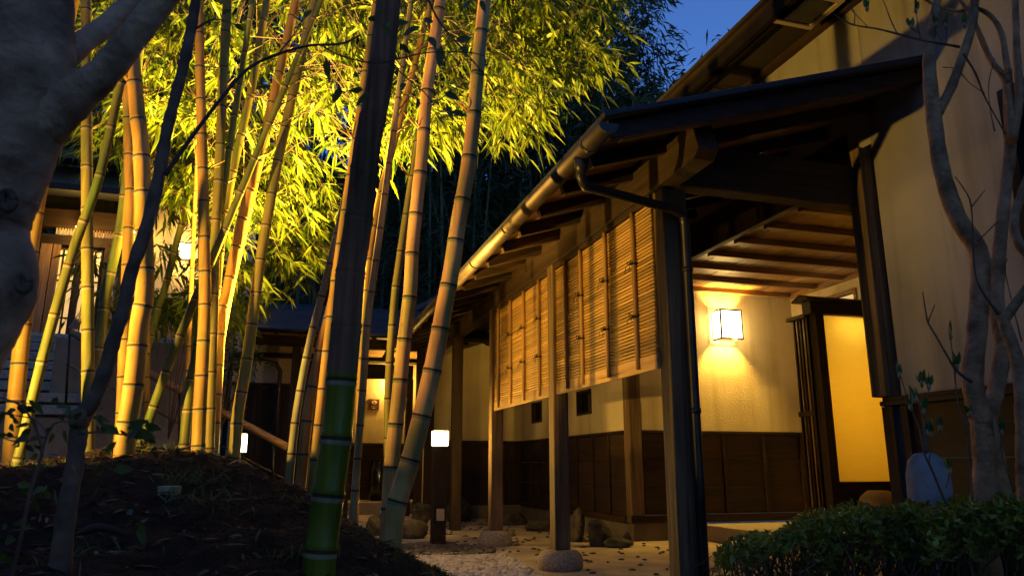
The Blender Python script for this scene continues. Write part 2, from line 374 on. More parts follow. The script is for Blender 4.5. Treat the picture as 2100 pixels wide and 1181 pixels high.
def point(name, loc, power, parent=None, size=0.04, col=WARM):
    d = bpy.data.lights.new(name, 'POINT'); d.energy = power; d.color = col; d.shadow_soft_size = size
    o = bpy.data.objects.new(name, d); COL.objects.link(o)
    base = np.array(parent.location) if parent is not None else np.zeros(3)
    o.location = np.array(loc)-base
    if parent is not None: o.parent = parent
    return o

# ------------------------------------------------------------------ ground, mound, path
MC = []   # mound control points (x, y, z)
for px, py, d in [(407,905,4.9),(254,941,4.0),(180,930,4.6),(22,970,4.6),(593,985,4.7),(643,992,4.5),(803,1112,4.0),(347,1005,3.2),
                  (121,1185,2.0),(650,1200,2.4),(950,1183,3.2),(870,1135,3.8),(483,940,5.1),(530,955,4.9),(250,1000,3.2),(480,1020,3.4),(240,925,4.9),(330,918,4.6),(725,1050,4.6)]:
    MC.append(at(px, py, d))
MC += [np.array(q) for q in [(1.2,3,-.06),(1.25,4,-.06),(1.15,4.8,-.06),(1.05,5.6,-.06),(1.0,6.6,-.06),(.9,7.6,-.06),(.7,8.4,-.06),(1.2,2,.0),(1.3,1,0),(0,0,.3),(.7,1,.25),(-1,.5,.4),
      (-3,3,.7),(-3.5,5,.75),(-3,7,.8),(-2,8,.75),(-1,8,.6),(0,7.6,.2),(-.4,6.6,.62),(-4.5,8,.8),(-5,4,.8),(-1.5,6.6,.8),(-.9,2.9,.58),(-2,2,.55),(.6,5.2,.35),(.45,6.2,.2)]]
MC = np.array(MC)
_d = np.linalg.norm(MC[:, None, :2]-MC[None, :, :2], axis=2)
_phi = np.sqrt(_d*_d+0.35**2); _w = np.linalg.solve(_phi+np.eye(len(MC))*0.03, MC[:, 2]-0.4)
CREST = [(-200,965),(0,955),(180,928),(254,918),(330,908),(430,906),(470,925),(520,938),(560,955),(600,982),(650,1000),(720,1050),(803,1108),(860,1135),(950,1185),(1050,1300)]
def mound(x, y):
    d = np.sqrt((MC[:, 0]-x)**2+(MC[:, 1]-y)**2+0.35**2)
    z = float(0.4+d @ _w); f = x*FH[0]+y*FH[1]
    if f > 1.2:   # the brow of the mound
        px = CX+F*math.cos(PITCH)*(x*RT[0]+y*RT[1])/f
        py = np.interp(px, [q[0] for q in CREST], [q[1] for q in CREST])
        z = min(z, at(px, py, f)[2]-.045)
    return max(z, -.08)
def rough(x, y):
    return .018*math.sin(7*x+3*y)+.015*math.sin(11*y-5*x+1)+.010*math.sin(19*x+13*y+2)+.008*math.sin(31*x-23*y)+.006*math.sin(47*x+41*y)
g = MB(); nx, ny = 150, 190
xs = np.linspace(-6, 1.4, nx); ys = np.linspace(-1.5, 8.9, ny)
g.add([(x, y, mound(x, y)+rough(x, y)) for y in ys for x in xs], [(j*nx+i, j*nx+i+1, (j+1)*nx+i+1, (j+1)*nx+i) for j in range(ny-1) for i in range(nx-1)], 0, True)
g.build('mound', 'soil', kind='structure')
g = MB(); g.add([(-300,-300,-.03),(300,-300,-.03),(300,300,-.03),(-300,300,-.03)], [(0,1,2,3)]); g.build('ground', 'soil', kind='structure')
# the hill behind
g = MB(); hx = np.linspace(-60, 60, 41); hy = np.linspace(17, 110, 30)
g.add([(x, y, -.1+max(0, y-17.5)*.5+.5*math.sin(x*.3+y*.2)*min(1, (y-17)/8)) for y in hy for x in hx], [(j*41+i, j*41+i+1, (j+1)*41+i+1, (j+1)*41+i) for j in range(29) for i in range(40)], 0, True)
g.build('hill', 'soil', kind='structure')
path = MB().add([(.55,-3,0),(9,-3,0),(9,17,0),(-.6,17,0),(-.3,9,0),(.6,7.8,0),(.85,5,0)], [(0,1,2,3,4,5,6)]).build('path', 'path_concrete', kind='structure')
pb = MB().blob((0,0,0), (.032,.022,.010), 0, .2, 3, 8, 4); tmp = pb.build('pebble', 'pebble_dark', path); tmp.location = (2.6, 6.4, .004)
k = 0
while k < 285:
    u = random.random()
    y = 4.3+(u**.8)*7.2; x = random.uniform(1.75, 4.45)
    if x > 3.6 and y > 7.6 or (x < 2.1 and y < 7.4): continue
    c = tmp.copy(); COL.objects.link(c); c.location = (x, y, .004); c.rotation_euler = (0, 0, random.uniform(-.9, .9)); q = random.uniform(.6, 1.15); c.scale = (q, q*random.uniform(.7, 1.1), 1); k += 1
platform = MB().box((4.56, 4.1, -.01), (6.04, 7.83, .17)).build('entrance_platform', 'exposed_stone', bevel=.01, kind='structure')

# ------------------------------------------------------------------ main building
mbd = thing('main_building', (3.75, 7.83, 0), 'large cream plastered building with dark wooden wainscot and lit entrance recess', 'building')
def wall_x(name, x0, x1, y0, y1, z0, z1, mat, holes, parent):
    mb = MB(); yc = sorted({y0, y1, *[h[0] for h in holes], *[h[1] for h in holes]}); zc = sorted({z0, z1, *[h[2] for h in holes], *[h[3] for h in holes]})
    if not holes: return mb.box((x0, y0, z0), (x1, y1, z1)).build(name, mat, parent)
    last = y0
    for h in sorted(holes):
        mb.box((x0, last, z0), (x1, h[0], z1)); mb.box((x0, h[0], z0), (x1, h[1], h[2])); mb.box((x0, h[0], h[3]), (x1, h[1], z1)); last = h[1]
    mb.box((x0, last, z0), (x1, y1, z1)); return mb.build(name, mat, parent)
WX, WY = 3.75, 7.83
holes = [(8.92, 9.42, 1.45, 1.77), (10.86, 11.34, 1.45, 1.77)]
wall_x('plaster_wall', WX, WX+.14, WY+.15, 13.2, 1.2, 4.15, 'plaster', holes, mbd)
for h in holes:
    w = bx('window', (WX+.07, h[0], h[2]), (WX+.09, h[1], h[3]), 'window_dark', mbd, 0)
    fr = MB(); t = .03
    fr.box((WX-.012, h[0]-.0, h[2]), (WX+.06, h[0]+t, h[3])); fr.box((WX-.012, h[1]-t, h[2]), (WX+.06, h[1], h[3])); fr.box((WX-.012, h[0]+t, h[2]), (WX+.06, h[1]-t, h[2]+t)); fr.box((WX-.012, h[0]+t, h[3]-t), (WX+.06, h[1]-t, h[3]))
    fr.build('frame', 'dark_z', w)
MB().box((WX+.145, WY, 1.2), (6.04, WY+.14, 2.95)).build('plaster_wall', 'plaster', mbd, label='brightly lit plaster wall behind the wall lantern')
bx('corner_post', (WX-.012, WY-.012, .19), (WX+.14, WY+.14, 3.2), 'grey_z', mbd, .006)
MB().box((WX+.01, WY+.141, -.02), (WX+.14, 13.2, .188)).build('foundation', 'foundation_concrete', mbd)
MB().box((WX+.01, WY+.01, -.02), (4.56, WY+.139, .188)).build('foundation', 'foundation_concrete', mbd)
bx('sill', (WX-.03, WY+.141, .19), (WX+.1, 12, .255), 'dark_y', mbd)
bx('sill', (WX-.03, WY-.03, .19), (6.04, WY-.013, .275), 'dark_x', mbd)
sb = [8.40, 8.89, 9.43, 9.95, 10.45, 10.96, 11.41, 11.93]
fb = [4.40, 4.94, 5.48, 6.0]
prev = WY+.15
for y in sb:
    zb = .256
    for k in range(3):
        bx('wainscot_board', (WX-.004+.001*k, prev, zb+k*.302+.001), (WX+.02, y-.025, zb+(k+1)*.302-.002), 'dark_y', mbd, .003)
    bx('batten', (WX-.026, y-.022, .256), (WX+.02, y+.022, 1.165), 'timber_z' if y < 9 else 'dark_z', mbd); prev = y+.025
prev = WX+.15
for x in fb:
    for k in range(3):
        bx('wainscot_board', (prev, WY-.004+.001*k, .277+k*.295), (x-.025, WY+.02, .277+(k+1)*.295-.003), 'dark_x', mbd, .003)
    bx('batten', (x-.022, WY-.026, .277), (x+.022, WY+.02, 1.165), 'dark_z', mbd); prev = x+.025
bx('wainscot_cap', (WX-.035, WY+.142, 1.166), (WX+.1, 12, 1.199), 'dark_y', mbd)
bx('wainscot_cap', (WX+.142, WY-.035, 1.166), (6.04, WY+.1, 1.199), 'dark_x', mbd)
# recess: back wall with window, near wall, ceiling
wh = (6.72, 7.28, 2.42, 2.70)
wall_x('plaster_wall', 6.04, 6.18, 4.0, WY+.14, .0, 2.95, 'plaster', [wh], mbd)
w = bx('window', (6.10, wh[0], wh[2]), (6.12, wh[1], wh[3]), 'room_glow', mbd, 0)
fr = MB(); t = .04
for a, b in (((6.02, wh[0]-t, wh[2]-t), (6.09, wh[0], wh[3]+t)), ((6.02, wh[1], wh[2]-t), (6.09, wh[1]+t, wh[3]+t)), ((6.02, wh[0], wh[2]-t), (6.09, wh[1], wh[2])), ((6.02, wh[0], wh[3]), (6.09, wh[1], wh[3]+t))): fr.box(a, b)
fr.build('frame', 'ceil_y', w, .003)
MB().box((WX+.145, 3.86, 0), (6.18, 3.99, 2.95)).build('plaster_wall', 'plaster', mbd)
x = 3.80
while x < 6.03:
    x1 = min(x+.175, 6.04)
    bx('ceiling_board', (x+.002, 4.0, 2.9+random.uniform(-.003, .003)), (x1-.003, WY, 2.925), 'ceil_y', mbd, .003); x += .175
for k in range(8):
    y = 7.74-.47*k
    bx('ceiling_batten', (3.97, y-.032, 2.842), (5.93, y+.032, 2.899), 'ceil_x', mbd)
bx('ceiling_trim', (3.802, 4.0, 2.838), (3.835, WY-.001, 2.896), 'timber_y', mbd)
bx('ceiling_trim', (5.96, 4.0, 2.846), (6.039, WY-.001, 2.896), 'ceil_y', mbd)
bx('header_beam', (WX-.02, 4.08, 2.79), (WX+.05, WY-.014, 3.12), 'dark_y', mbd, .005)
# near wall on the right
win = on(2051, 190, 0, WX); win2 = on(2085, 560, 0, WX)
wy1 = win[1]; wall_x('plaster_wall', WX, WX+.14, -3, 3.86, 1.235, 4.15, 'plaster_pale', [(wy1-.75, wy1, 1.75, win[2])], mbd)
w = bx('window', (WX+.05, wy1-.75, 1.75), (WX+.07, wy1, win[2]), 'window_dark', mbd, 0)
fr = MB()
for a, b in (((WX-.03, wy1-.06, 1.75), (WX+.045, wy1, win[2])), ((WX-.03, wy1-.75, 1.75), (WX+.045, wy1-.69, win[2])), ((WX-.03, wy1-.69, win[2]-.06), (WX+.045, wy1-.06, win[2])), ((WX-.03, wy1-.69, 1.75), (WX+.045, wy1-.06, 1.81))): fr.box(a, b)
fr.build('frame', 'metal_dark', w, .003)
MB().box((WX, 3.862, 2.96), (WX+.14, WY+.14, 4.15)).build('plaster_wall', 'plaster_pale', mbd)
bx('ledge', (WX-.07, -3, 1.175), (WX+.05, 3.98, 1.205), 'dark_y', mbd); bx('ledge', (WX-.045, -3, 1.205), (WX+.05, 3.98, 1.233), 'dark_y', mbd)
for i, (z0, z1) in enumerate(((.2, .52), (.522, .848), (.85, 1.173))):
    for (ya, yb) in ((2.86, 3.80), (1.78, 2.80), (.7, 1.72)):
        bx('wainscot_board', (WX+.0+.002*i, ya, z0), (WX+.03, yb, z1), 'dark_y', mbd, .003)
for y in (3.83, 2.83, 1.75): bx('batten', (WX-.03, y-.028, .2), (WX+.03, y+.028, 1.173), 'dark_z', mbd)
MB().box((WX+.01, -3, -.02), (WX+.14, 3.86, .198)).build('foundation', 'foundation_concrete', mbd)
bx('entrance_post', (WX-.10, 3.88, 1.234), (WX+.03, 4.01, 2.93), 'grey_z', mbd, .006)
bx('entrance_post', (WX-.05, 3.90, .0), (WX+.03, 3.99, 1.173), 'dark_z', mbd, .004)
# eave of the main roof
ev = MB(); ev.add([(3.25,-4,4.03),(3.25,14,4.03),(WX+.0,14,4.09),(WX,-4,4.09),(3.25,-4,4.06),(3.25,14,4.06),(WX,14,4.12),(WX,-4,4.12)], [(0,1,2,3),(7,6,5,4),(0,4,5,1),(1,5,6,2),(2,6,7,3),(3,7,4,0)])
ev.build('soffit', 'soffit_board', mbd)
for y in (3.35, 5.2, 7.05): bx('soffit_joint', (3.26, y, 4.018), (3.6, y+.008, 4.029), 'dark_x', mbd, 0)
bx('fascia', (3.20, -4, 3.965), (3.249, 14, 4.115), 'eave_dark', mbd); bx('fascia', (3.25, -4, 3.985), (3.32, 14, 4.026), 'eave_dark', mbd)
bx('wall_trim', (WX-.06, -4, 4.02), (WX-.002, 14, 4.075), 'dark_y', mbd)
MB().prism([(3.17,4.118),(3.17,4.15),(7.5,5.8),(7.5,5.72)], 1, -4, 14.2).build('roof', 'eave_dark', mbd)
vc = on(1650, 10, 2, 4.03)
vt = bx('soffit_vent', (vc[0]-.17, vc[1]-.17, 3.985), (vc[0]+.17, vc[1]+.17, 3.999), 'window_dark', mbd, 0)
fr = MB(); a = .17
for q0, q1 in (((-a-.02,-a-.02),(a+.02,-a+.02)), ((-a-.02,a-.02),(a+.02,a+.02)), ((-a-.02,-a+.02),(-a+.02,a-.02)), ((a-.02,-a+.02),(a+.02,a-.02))):
    fr.box((vc[0]+q0[0], vc[1]+q0[1], 3.972), (vc[0]+q1[0], vc[1]+q1[1], 3.997))
fr.build('frame', 'frame_pale', vt, .003)

# ------------------------------------------------------------------ covered walkway
PX = 2.2; PY = (4.02, 5.95, 7.90); SL = .316
def deck(x): return 2.775+(x-PX)*SL
wk = thing('covered_walkway', (PX, 5.95, 0), 'open timber walkway with sloping rafters on three square posts', 'walkway')
for i, y in enumerate(PY):
    sx_ = .038 if i == 0 else 0
    bx('post', (PX-.065+sx_, y-.065, .150), (PX+.065+sx_*2, y+.065, 2.5), 'grey_z', wk, .007)
for i, y in enumerate((9.85, 11.8)): bx('post', (PX-.065, y-.065, .0), (PX+.065, y+.065, 2.5), 'timber_z', wk, .007)
keta = MB().prism([(3.44,2.55),(3.50,2.50),(12.3,2.50),(12.3,2.775),(3.52,2.775)], 0, PX-.068, PX+.068).build('eave_beam', 'timber_y', wk, .005)
for y in (6.6, 9.3): bx('beam_peg', (PX-.078, y, 2.60), (PX-.0685, y+.03, 2.66), 'dark_z', keta)
bx('rail', (PX-.05, 4.09, 2.455), (PX+.05, 7.83, 2.499), 'timber_y', wk)
bx('tie_beam', (PX+.07, 3.955, 2.53), (WX-.002, 4.085, 2.82), 'timber_x', wk, .006)
y = 3.42; k = 0
while y < 12.1:
    MB().obox((1.63, y, deck(1.63)-.045), (WX-.005, y, deck(WX)-.045), .052, .088).build('rafter', 'timber_x', wk, .003)
    y += .47 if k else .40; k += 1
MB().prism([(1.58, deck(1.58)+.001), (WX-.003, deck(WX)+.001), (WX-.003, deck(WX)+.018), (1.58, deck(1.58)+.018)], 1, 3.36, 12.2).build('roof_deck', 'ceil_x', wk)
MB().prism([(1.50, deck(1.50)+.020), (WX+.01, deck(WX+.01)+.020), (WX+.01, deck(WX+.01)+.065), (1.50, deck(1.50)+.055)], 1, 3.30, 12.2).build('roof', 'roof_metal', wk, .006)
MB().obox((1.56, 3.375, deck(1.56)-.035), (WX+.03, 3.375, deck(WX+.03)-.035), .03, .105).build('verge_board', 'dark_x', wk, .003)
bx('fascia', (1.555, 3.40, deck(1.56)-.045), (1.578, 12.2, deck(1.56)+.012), 'timber_y', wk, .002)
# pad stones under the posts
for y, rr, lab in ((4.02, .19, 'granite pad stone under the nearest post with the downpipe'), (5.95, .185, 'rounded granite pad stone under the middle walkway post'), (7.90, .18, 'rounded granite pad stone under the farthest lit walkway post')):
    mb = MB().lathe([(rr*.93, -.02), (rr, .03), (rr*.985, .075), (rr*.9, .115), (rr*.72, .142), (rr*.55, .150)], (PX, y, 0), 28, 0, .02)
    single(mb, 'pad_stone', 'granite', lab, 'stone', 'pad stones under the walkway posts')

# ------------------------------------------------------------------ bamboo screens
def screen(y0, y1, ups, knots, lab):
    t = thing('bamboo_screen', (PX-.03, (y0+y1)/2, 1.38), lab, 'bamboo screen', 'bamboo screens between the walkway posts')
    z = 1.485; base = None
    while z < 2.45:
        mb = MB(); n = 9; yy = np.linspace(y0+.005, y1-.005, n)
        mb.tube([(PX-.03+random.uniform(-.001,.001), q, z+random.uniform(-.0009,.0009)) for q in yy], .0094*random.uniform(.95, 1.04), 7)
        mb.build('rod', 'rod_y', t); z += .0232
    for y in ups:
        mb = MB(); zz = np.linspace(1.40, 2.452, 12)
        mb.tube([(PX-.052, y, q) for q in zz], [.0165*(1.06 if i in (3, 7) else 1) for i in range(12)], 10)
        mb.build('upright', 'rod_z', t)
    bx('bottom_board', (PX-.042, y0, 1.378), (PX-.018, y1, 1.472), 'plank_y', t, .003)
    bx('backing_bar', (PX-.015, y0+.03, 1.40), (PX+.012, y0+.07, 2.45), 'rod_z', t, .003); bx('backing_bar', (PX-.015, y1-.07, 1.40), (PX+.012, y1-.03, 2.45), 'rod_z', t, .003)
    for px, py in knots:
        q = on(px, py, 0, PX-.07); y = min(ups, key=lambda a: abs(a-q[1])); zc = q[2]; mb = MB()
        a = np.linspace(0, 2*math.pi, 15)
        for dz in (-.004, .004): mb.tube([(PX-.05+.021*math.cos(b), y+.021*math.sin(b), zc+dz) for b in a], .0035, 5)
        c = np.array([PX-.076, y, zc]); mb.blob(c, (.009, .012, .010), 0, .2, 2, 8, 5)
        for sg in (-1, 1):
            mb.tube(spline([c, c+[-.012, sg*.022, .020+random.uniform(-.01, .012)], c+[-.006, sg*.035, .004], c], 9), .0028, 5)
            mb.tube(spline([c, c+[-.012, sg*.03+.02, -.012], c+[-.002, sg*.03+.05+random.uniform(0, .03), random.uniform(-.055, -.02)]], 8), .0026, 5)
        mb.build('twine_knot', 'twine', t)
def ys_of(pts): return [float(on(x, y, 0, PX-.05)[1]) for x, y in pts]
K1 = [(1185,607),(1188,694),(1234,579),(1239,676),(1290,544),(1292,653)]
K2 = [(1041,688),(1038,757),(1069,673),(1069,743),(1099,655),(1097,733)]
screen(4.09, 5.88, ys_of([(1162,700),(1194,700),(1245,650),(1303,600)]), K1, 'bamboo rod screen beside the near post, with large black twine knots')
screen(6.02, 7.83, ys_of([(1022,740),(1047,720),(1074,710),(1106,700)]), K2, 'brightly lit bamboo rod screen between the middle and far posts')

# ------------------------------------------------------------------ gutter and downpipe
gt = thing('rain_gutter', (1.5, 7, 2.5), 'half-round bronze rain gutter with downpipe along the walkway eave', 'gutter')
mb = MB(); rr = .056; prof = [(1.50+rr*math.cos(a), 2.515+rr*math.sin(a)) for a in np.linspace(math.pi, 2*math.pi, 13)]
prof += [(1.50+(rr-.004)*math.cos(a), 2.515+(rr-.004)*math.sin(a)) for a in np.linspace(2*math.pi, math.pi, 13)]
mb.prism(prof, 1, 3.25, 12.0); mb.sm = [True]*len(mb.f); mb.build('channel', 'gutter_metal', gt)
for y in (3.25,):
    MB().prism(prof[:13], 1, y-.003, y+.002).build('end_cap', 'metal_dark', gt)
for y in (3.50, 5.05, 6.05, 7.55, 9.2): 
    p2 = [(1.50+(rr+.005)*math.cos(a), 2.515+(rr+.005)*math.sin(a)) for a in np.linspace(math.pi, 2*math.pi, 13)]+[(1.50+rr*math.cos(a), 2.515+rr*math.sin(a)) for a in np.linspace(2*math.pi, math.pi, 13)]
    MB().prism(p2, 1, y-.012, y+.012).build('bracket', 'metal_dark', gt)
dp = [(1.5, 3.63, 2.46), (1.5, 3.64, 2.37), (1.53, 3.66, 2.325), (2.20, 3.885, 2.335), (2.285, 3.905, 2.31), (2.30, 3.918, 2.25), (2.30, 3.918, .02)]
pts = []
for a, b in zip(dp[:-1], dp[1:]): pts += [tuple(np.array(a)*(1-t)+np.array(b)*t) for t in (0, .34, .67)]
pts.append(dp[-1])
MB().tube(pts, .029, 14).build('downpipe', 'metal_dark', gt)
MB().tube([(1.5, 3.63, 2.475), (1.5, 3.63, 2.42), (1.5, 3.632, 2.38)], [.046, .040, .027], 14).build('outlet', 'metal_dark', gt)
for z in (1.95, 1.1): MB().tube([(2.30, 3.918, z), (2.30, 3.918, z+.03)], .034, 14).build('pipe_clip', 'metal_dark', gt)

# ------------------------------------------------------------------ lamps
def box_lantern(name, c, w, dp_, h, face, lab, power, parent_axis=1):
    """paper lantern on a wall; c = centre of its back, projecting towards -y"""
    t = thing(name, (c[0], c[1], c[2]-h/2), lab, 'lantern')
    x0, x1 = c[0]-w/2, c[0]+w/2; y0, y1 = c[1]-dp_-.02, c[1]-.02; z0, z1 = c[2]-h/2, c[2]+h/2; b = .018
    bx('back_plate', (x0+.03, c[1]-.02, z0+.03), (x1-.03, c[1]-.001, z1-.03), 'dark_z', t)
    for nm, a, e in (('paper_panel', (x0+b, y0+.003, z0+b), (x1-b, y0+.006, z1-b)), ('paper_panel', (x0+.003, y0+b, z0+b), (x0+.006, y1-b, z1-b)), ('paper_panel', (x1-.006, y0+b, z0+b), (x1-.003, y1-b, z1-b))):
        MB().box(a, e).build(nm, 'lantern_paper', t)
    fr = MB()
    for x in (x0, x1-b):
        for y in (y0, y1-b): fr.box((x, y, z0), (x+b, y+b, z1))
    for z in (z0, z1-b):
        for y in (y0, y1-b): fr.box((x0+b, y, z), (x1-b, y+b, z+b))
        for x in (x0, x1-b): fr.box((x, y0+b, z), (x+b, y1-b, z+b))
    fr.build('frame', 'dark_z', t, .002)
    pt = point('bulb', (c[0], (y0+y1)/2, c[2]), power, t, .05)
    return t
box_lantern('wall_lantern', (5.02, WY, 2.44), .30, .20, .36, 0, 'glowing paper box lantern on the plaster wall of the entrance recess', 240)
# bollard
bl = thing('bollard_lamp', (1.62, 8.05, 0), 'dark square bollard lamp with glowing cube head beside the gravel', 'lamp')
bx('post', (1.55, 7.98, -.02), (1.69, 8.12, 1.01), 'dark_z', bl, .005)
MB().box((1.543, 7.973, 1.014), (1.697, 8.127, 1.165)).build('shade', 'bollard_glow', bl, .006)
bx('cap', (1.54, 7.97, 1.166), (1.70, 8.13, 1.178), 'metal_dark', bl, .002)
bx('socket_box', (1.585, 7.945, .25), (1.665, 7.979, .37), 'frame_pale', bl, .004)
point('bulb', (1.62, 8.05, 1.09), 150, bl, .03)
def flood(name, c, aim, lab, power, cone, glow=0, size=.10):
    c = np.array(c, float); aim = np.array(aim, float); d = aim-c; d /= np.linalg.norm(d)
    t = thing(name, (c[0], c[1], c[2]-.12), lab, 'floodlight')
    s_ = np.cross(d, (0, 0, 1)); s_ /= np.linalg.norm(s_); u = np.cross(s_, d)
    mb = MB(); w, h, dpth = size, size, .06
    corners = lambda k, q: [c+d*k+s_*a*w/2*q+u*b*h/2*q for a, b in ((-1,-1),(1,-1),(1,1),(-1,1))]
    A = corners(-dpth, .7); B = corners(.0, 1.0); C_ = corners(0.0, .9); D_ = corners(-.01, .9)
    mb.add(A+B+C_+D_, [(3,2,1,0),(0,1,5,4),(1,2,6,5),(2,3,7,6),(3,0,4,7),(4,5,9,8),(5,6,10,9),(6,7,11,10),(7,4,8,11),(8,9,13,12),(9,10,14,13),(10,11,15,14),(11,8,12,15)])
    mb.build('housing', 'metal_dark', t)
    MB().add(corners(-.008, .9), [(0,1,2,3)]).build('lens', 'flood_glow', t)
    MB().tube([c-d*.05-np.array([0,0,.02]), c-d*.05-np.array([0,0,.3])], .012, 8).build('stake', 'metal_dark', t)
    if glow: MB().box(c-np.array([glow, glow, .02]), c+np.array([glow, glow, glow*2.2])).build('diffuser', 'flood_glow', t, .004)
    spot('beam', c+d*.012 if not glow else c+np.array([0, 0, glow*2.2+.012]), aim+(np.array([0, 0, glow*2.2]) if glow else 0), power, cone, 1.0, t, .04)
    return t
L1 = at(490, 921, 5.6); flood('ground_floodlight', L1, L1+np.array([.16, .02, 1.1]), 'glowing square floodlight just behind the mound crest under the bamboo', 12500, 106, .05)
L2 = at(790, 1055, 7.4); flood('garden_spotlight', L2, L2+np.array([.3, -1.0, .9]), 'small glowing spotlight among stones at the foot of the leaning bamboo', 200, 150, .035, size=.08)
L0 = np.array([-2.45, 3.75, 0]); L0[2] = mound(L0[0], L0[1])+.16; flood('grove_floodlight', L0, L0+np.array([1.7, 1.05, 1.2]), 'floodlight low on the left slope aimed up at the bamboo', 1550, 92)

# ------------------------------------------------------------------ wing screen, gate, pots in the recess
YW = 6.4; XA = float(on(1679, 800, 1, YW)[0]); XB = 6.035
ws = thing('wing_screen', (XA, YW, .17), 'glowing yellow paper wing screen with capped lintel in the entrance recess', 'screen')
zt = float(on(1665, 645, 1, YW)[2]); zb = float(on(1770, 987, 1, YW)[2])
bx('post', (XA, YW-.06, .17), (XA+.10, YW+.05, zt), 'timber_z', ws, .006)
bx('post', (XB-.05, YW-.05, .17), (XB, YW+.05, zt), 'timber_z', ws, .005)
bx('lintel', (XA-.06, YW-.07, zt+.001), (XB, YW+.07, zt+.13), 'timber_x', ws, .005)
MB().prism([(YW-.13, zt+.131), (YW+.13, zt+.131), (YW+.13, zt+.15), (YW, zt+.20), (YW-.13, zt+.15)], 0, XA-.14, XB).build('cap', 'timber_x', ws, .004)
MB().box((XA+.101, YW-.006, zb), (XB-.051, YW+.006, zt)).build('paper_panel', 'washi', ws)
bx('base_board', (XA+.101, YW-.02, .171), (XB-.051, YW+.02, zb-.001), 'timber_x', ws, .003)
MB().tube([(XA+.3, YW+.16, zt-.10), (XB-.15, YW+.16, zt-.10)], .018, 10).build('tube_lamp', 'bulb_glow', ws)
for q in (.38, .66): spot('tube_light', (XA+(XB-XA)*q, YW+.95, zt-.85), (XA+(XB-XA)*.58, YW, 1.15), 10.0, 130, .8, ws, .06)
lg = thing('lattice_gate', (XA-.12, YW+.25, .17), 'narrow folded lattice gate of slim dark bars beside the wing screen', 'gate')
for i in range(5):
    yy = YW+.060+.052*i; bx('bar', (XA-.02, yy, .19), (XA+.012, yy+.024, zt-.02), 'ceil_z' if i % 2 else 'dark_z', lg, .002)
bx('top_rail', (XA-.05, YW+.052, zt-.019), (XA+.05, YW+.36, zt+.02), 'timber_y', lg, .003)
bx('back_board', (XA+.02, YW+.053, .19), (XA+.035, YW+.32, zt-.02), 'dark_z', lg, .001)
for z in (1.30, .35): bx('cross_rail', (XA-.03, YW+.054, z), (XA+.015, YW+.31, z+.05), 'dark_y', lg, .002)
c = at(1797, 1000, 6.2); 
pc = on(1800, 1000, 1, 6.05)
single(MB().lathe([(.10,0),(.15,.05),(.19,.16),(.195,.26),(.16,.35),(.10,.40),(.085,.405)], (pc[0], 6.05, .17), 26), 'earthen_pot', 'jar_tan', 'squat tan earthenware pot standing before the yellow wing screen', 'pot')
jc = at(1906, 1000, 3.45)
single(MB().lathe([(.075,0),(.085,.05),(.092,.3),(.094,.55),(.09,.70),(.075,.765),(.045,.795),(.02,.80)], (jc[0], jc[1], .06), 28), 'stone_jar', 'jar_grey', 'tall pale grey round-shouldered jar behind the clipped hedge', 'jar')
# a lamp hidden in the recess ceiling's far corner is not needed: the lantern lights it

# ------------------------------------------------------------------ back wing
bw = thing('back_wing', (1.0, 13, 0), 'low tiled wing at the end of the walkway with a lit doorway', 'building')
EY, EZ = 12.0, 2.86
MB().box((2.12, 11.92, 1.2), (WX+.0, 12.05, 3.2)).build('plaster_wall', 'plaster', bw)
MB().box((2.12, 11.92, -.02), (WX, 12.05, .2)).build('foundation', 'foundation_concrete', bw)
prev = 2.17
for x in (2.62, 3.07, 3.52, 3.73):
    bx('wainscot_board', (prev, 11.915, .2), (x-.02, 11.94, 1.17), 'dark_x', bw, .003); bx('batten', (x-.019, 11.895, .2), (x+.019, 11.94, 1.17), 'dark_z', bw); prev = x+.02
bx('wainscot_cap', (2.12, 11.88, 1.171), (WX, 11.99, 1.2), 'dark_x', bw)
bx('post', (2.0, 11.86, 0), (2.118, 11.99, 3.0), 'timber_z', bw, .005)
YR = 14.4
MB().box((.75, YR, 1.22), (2.4, YR+.1, 3.0)).build('plaster_wall', 'plaster', bw, label='bright plaster wall inside the lit doorway')
for k in range(4): bx('wainscot_board', (.75, YR-.01-.001*k, .2+k*.245), (2.4, YR+.03, .2+(k+1)*.245-.004), 'dark_x', bw, .003)
bx('wainscot_cap', (.75, YR-.04, 1.185), (2.4, YR+.05, 1.215), 'timber_x', bw)
MB().box((.0, 13.4, -.01), (2.4, YR-.02, .2)).build('step', 'exposed_stone', bw, .01)
bx('lintel', (.3, 12.9, 2.26), (2.1, 13.05, 2.50), 'dark_x', bw)
for x0 in (.98, 2.0): bx('door_post', (x0, 12.9, .0), (x0+.11, 13.04, 2.259), 'timber_z', bw)
bx('door_panel', (.35, 12.98, .2), (.975, 13.02, 2.259), 'ceil_z', bw); bx('door_rail', (.35, 12.955, 1.15), (.975, 12.979, 1.25), 'dark_x', bw)
MB().box((-.75, 13.0, 2.1), (.3, 13.1, 2.85)).build('plaster_wall', 'plaster', bw)
for i in range(8): bx('gate_board', (-.80+i*.13, 12.99, .0), (-.80+i*.13+.118, 13.02, 2.07), 'dark_z', bw, .004)
bx('gate_lintel', (-.85, 12.95, 2.072), (.3, 13.05, 2.13), 'dark_x', bw)
for x0 in (.06, ): bx('post', (x0, 11.93, 0), (x0+.13, 12.06, 2.62), 'timber_z', bw, .006)
bx('eave_beam', (-.7, 12.0, 2.622), (3.0, 12.12, 2.78), 'timber_x', bw)
for i in range(12): MB().obox((-.55+i*.36, 11.4, 2.70), (-.55+i*.36, 14.0, 3.55), .06, .08).build('rafter', 'timber_y', bw, .003)
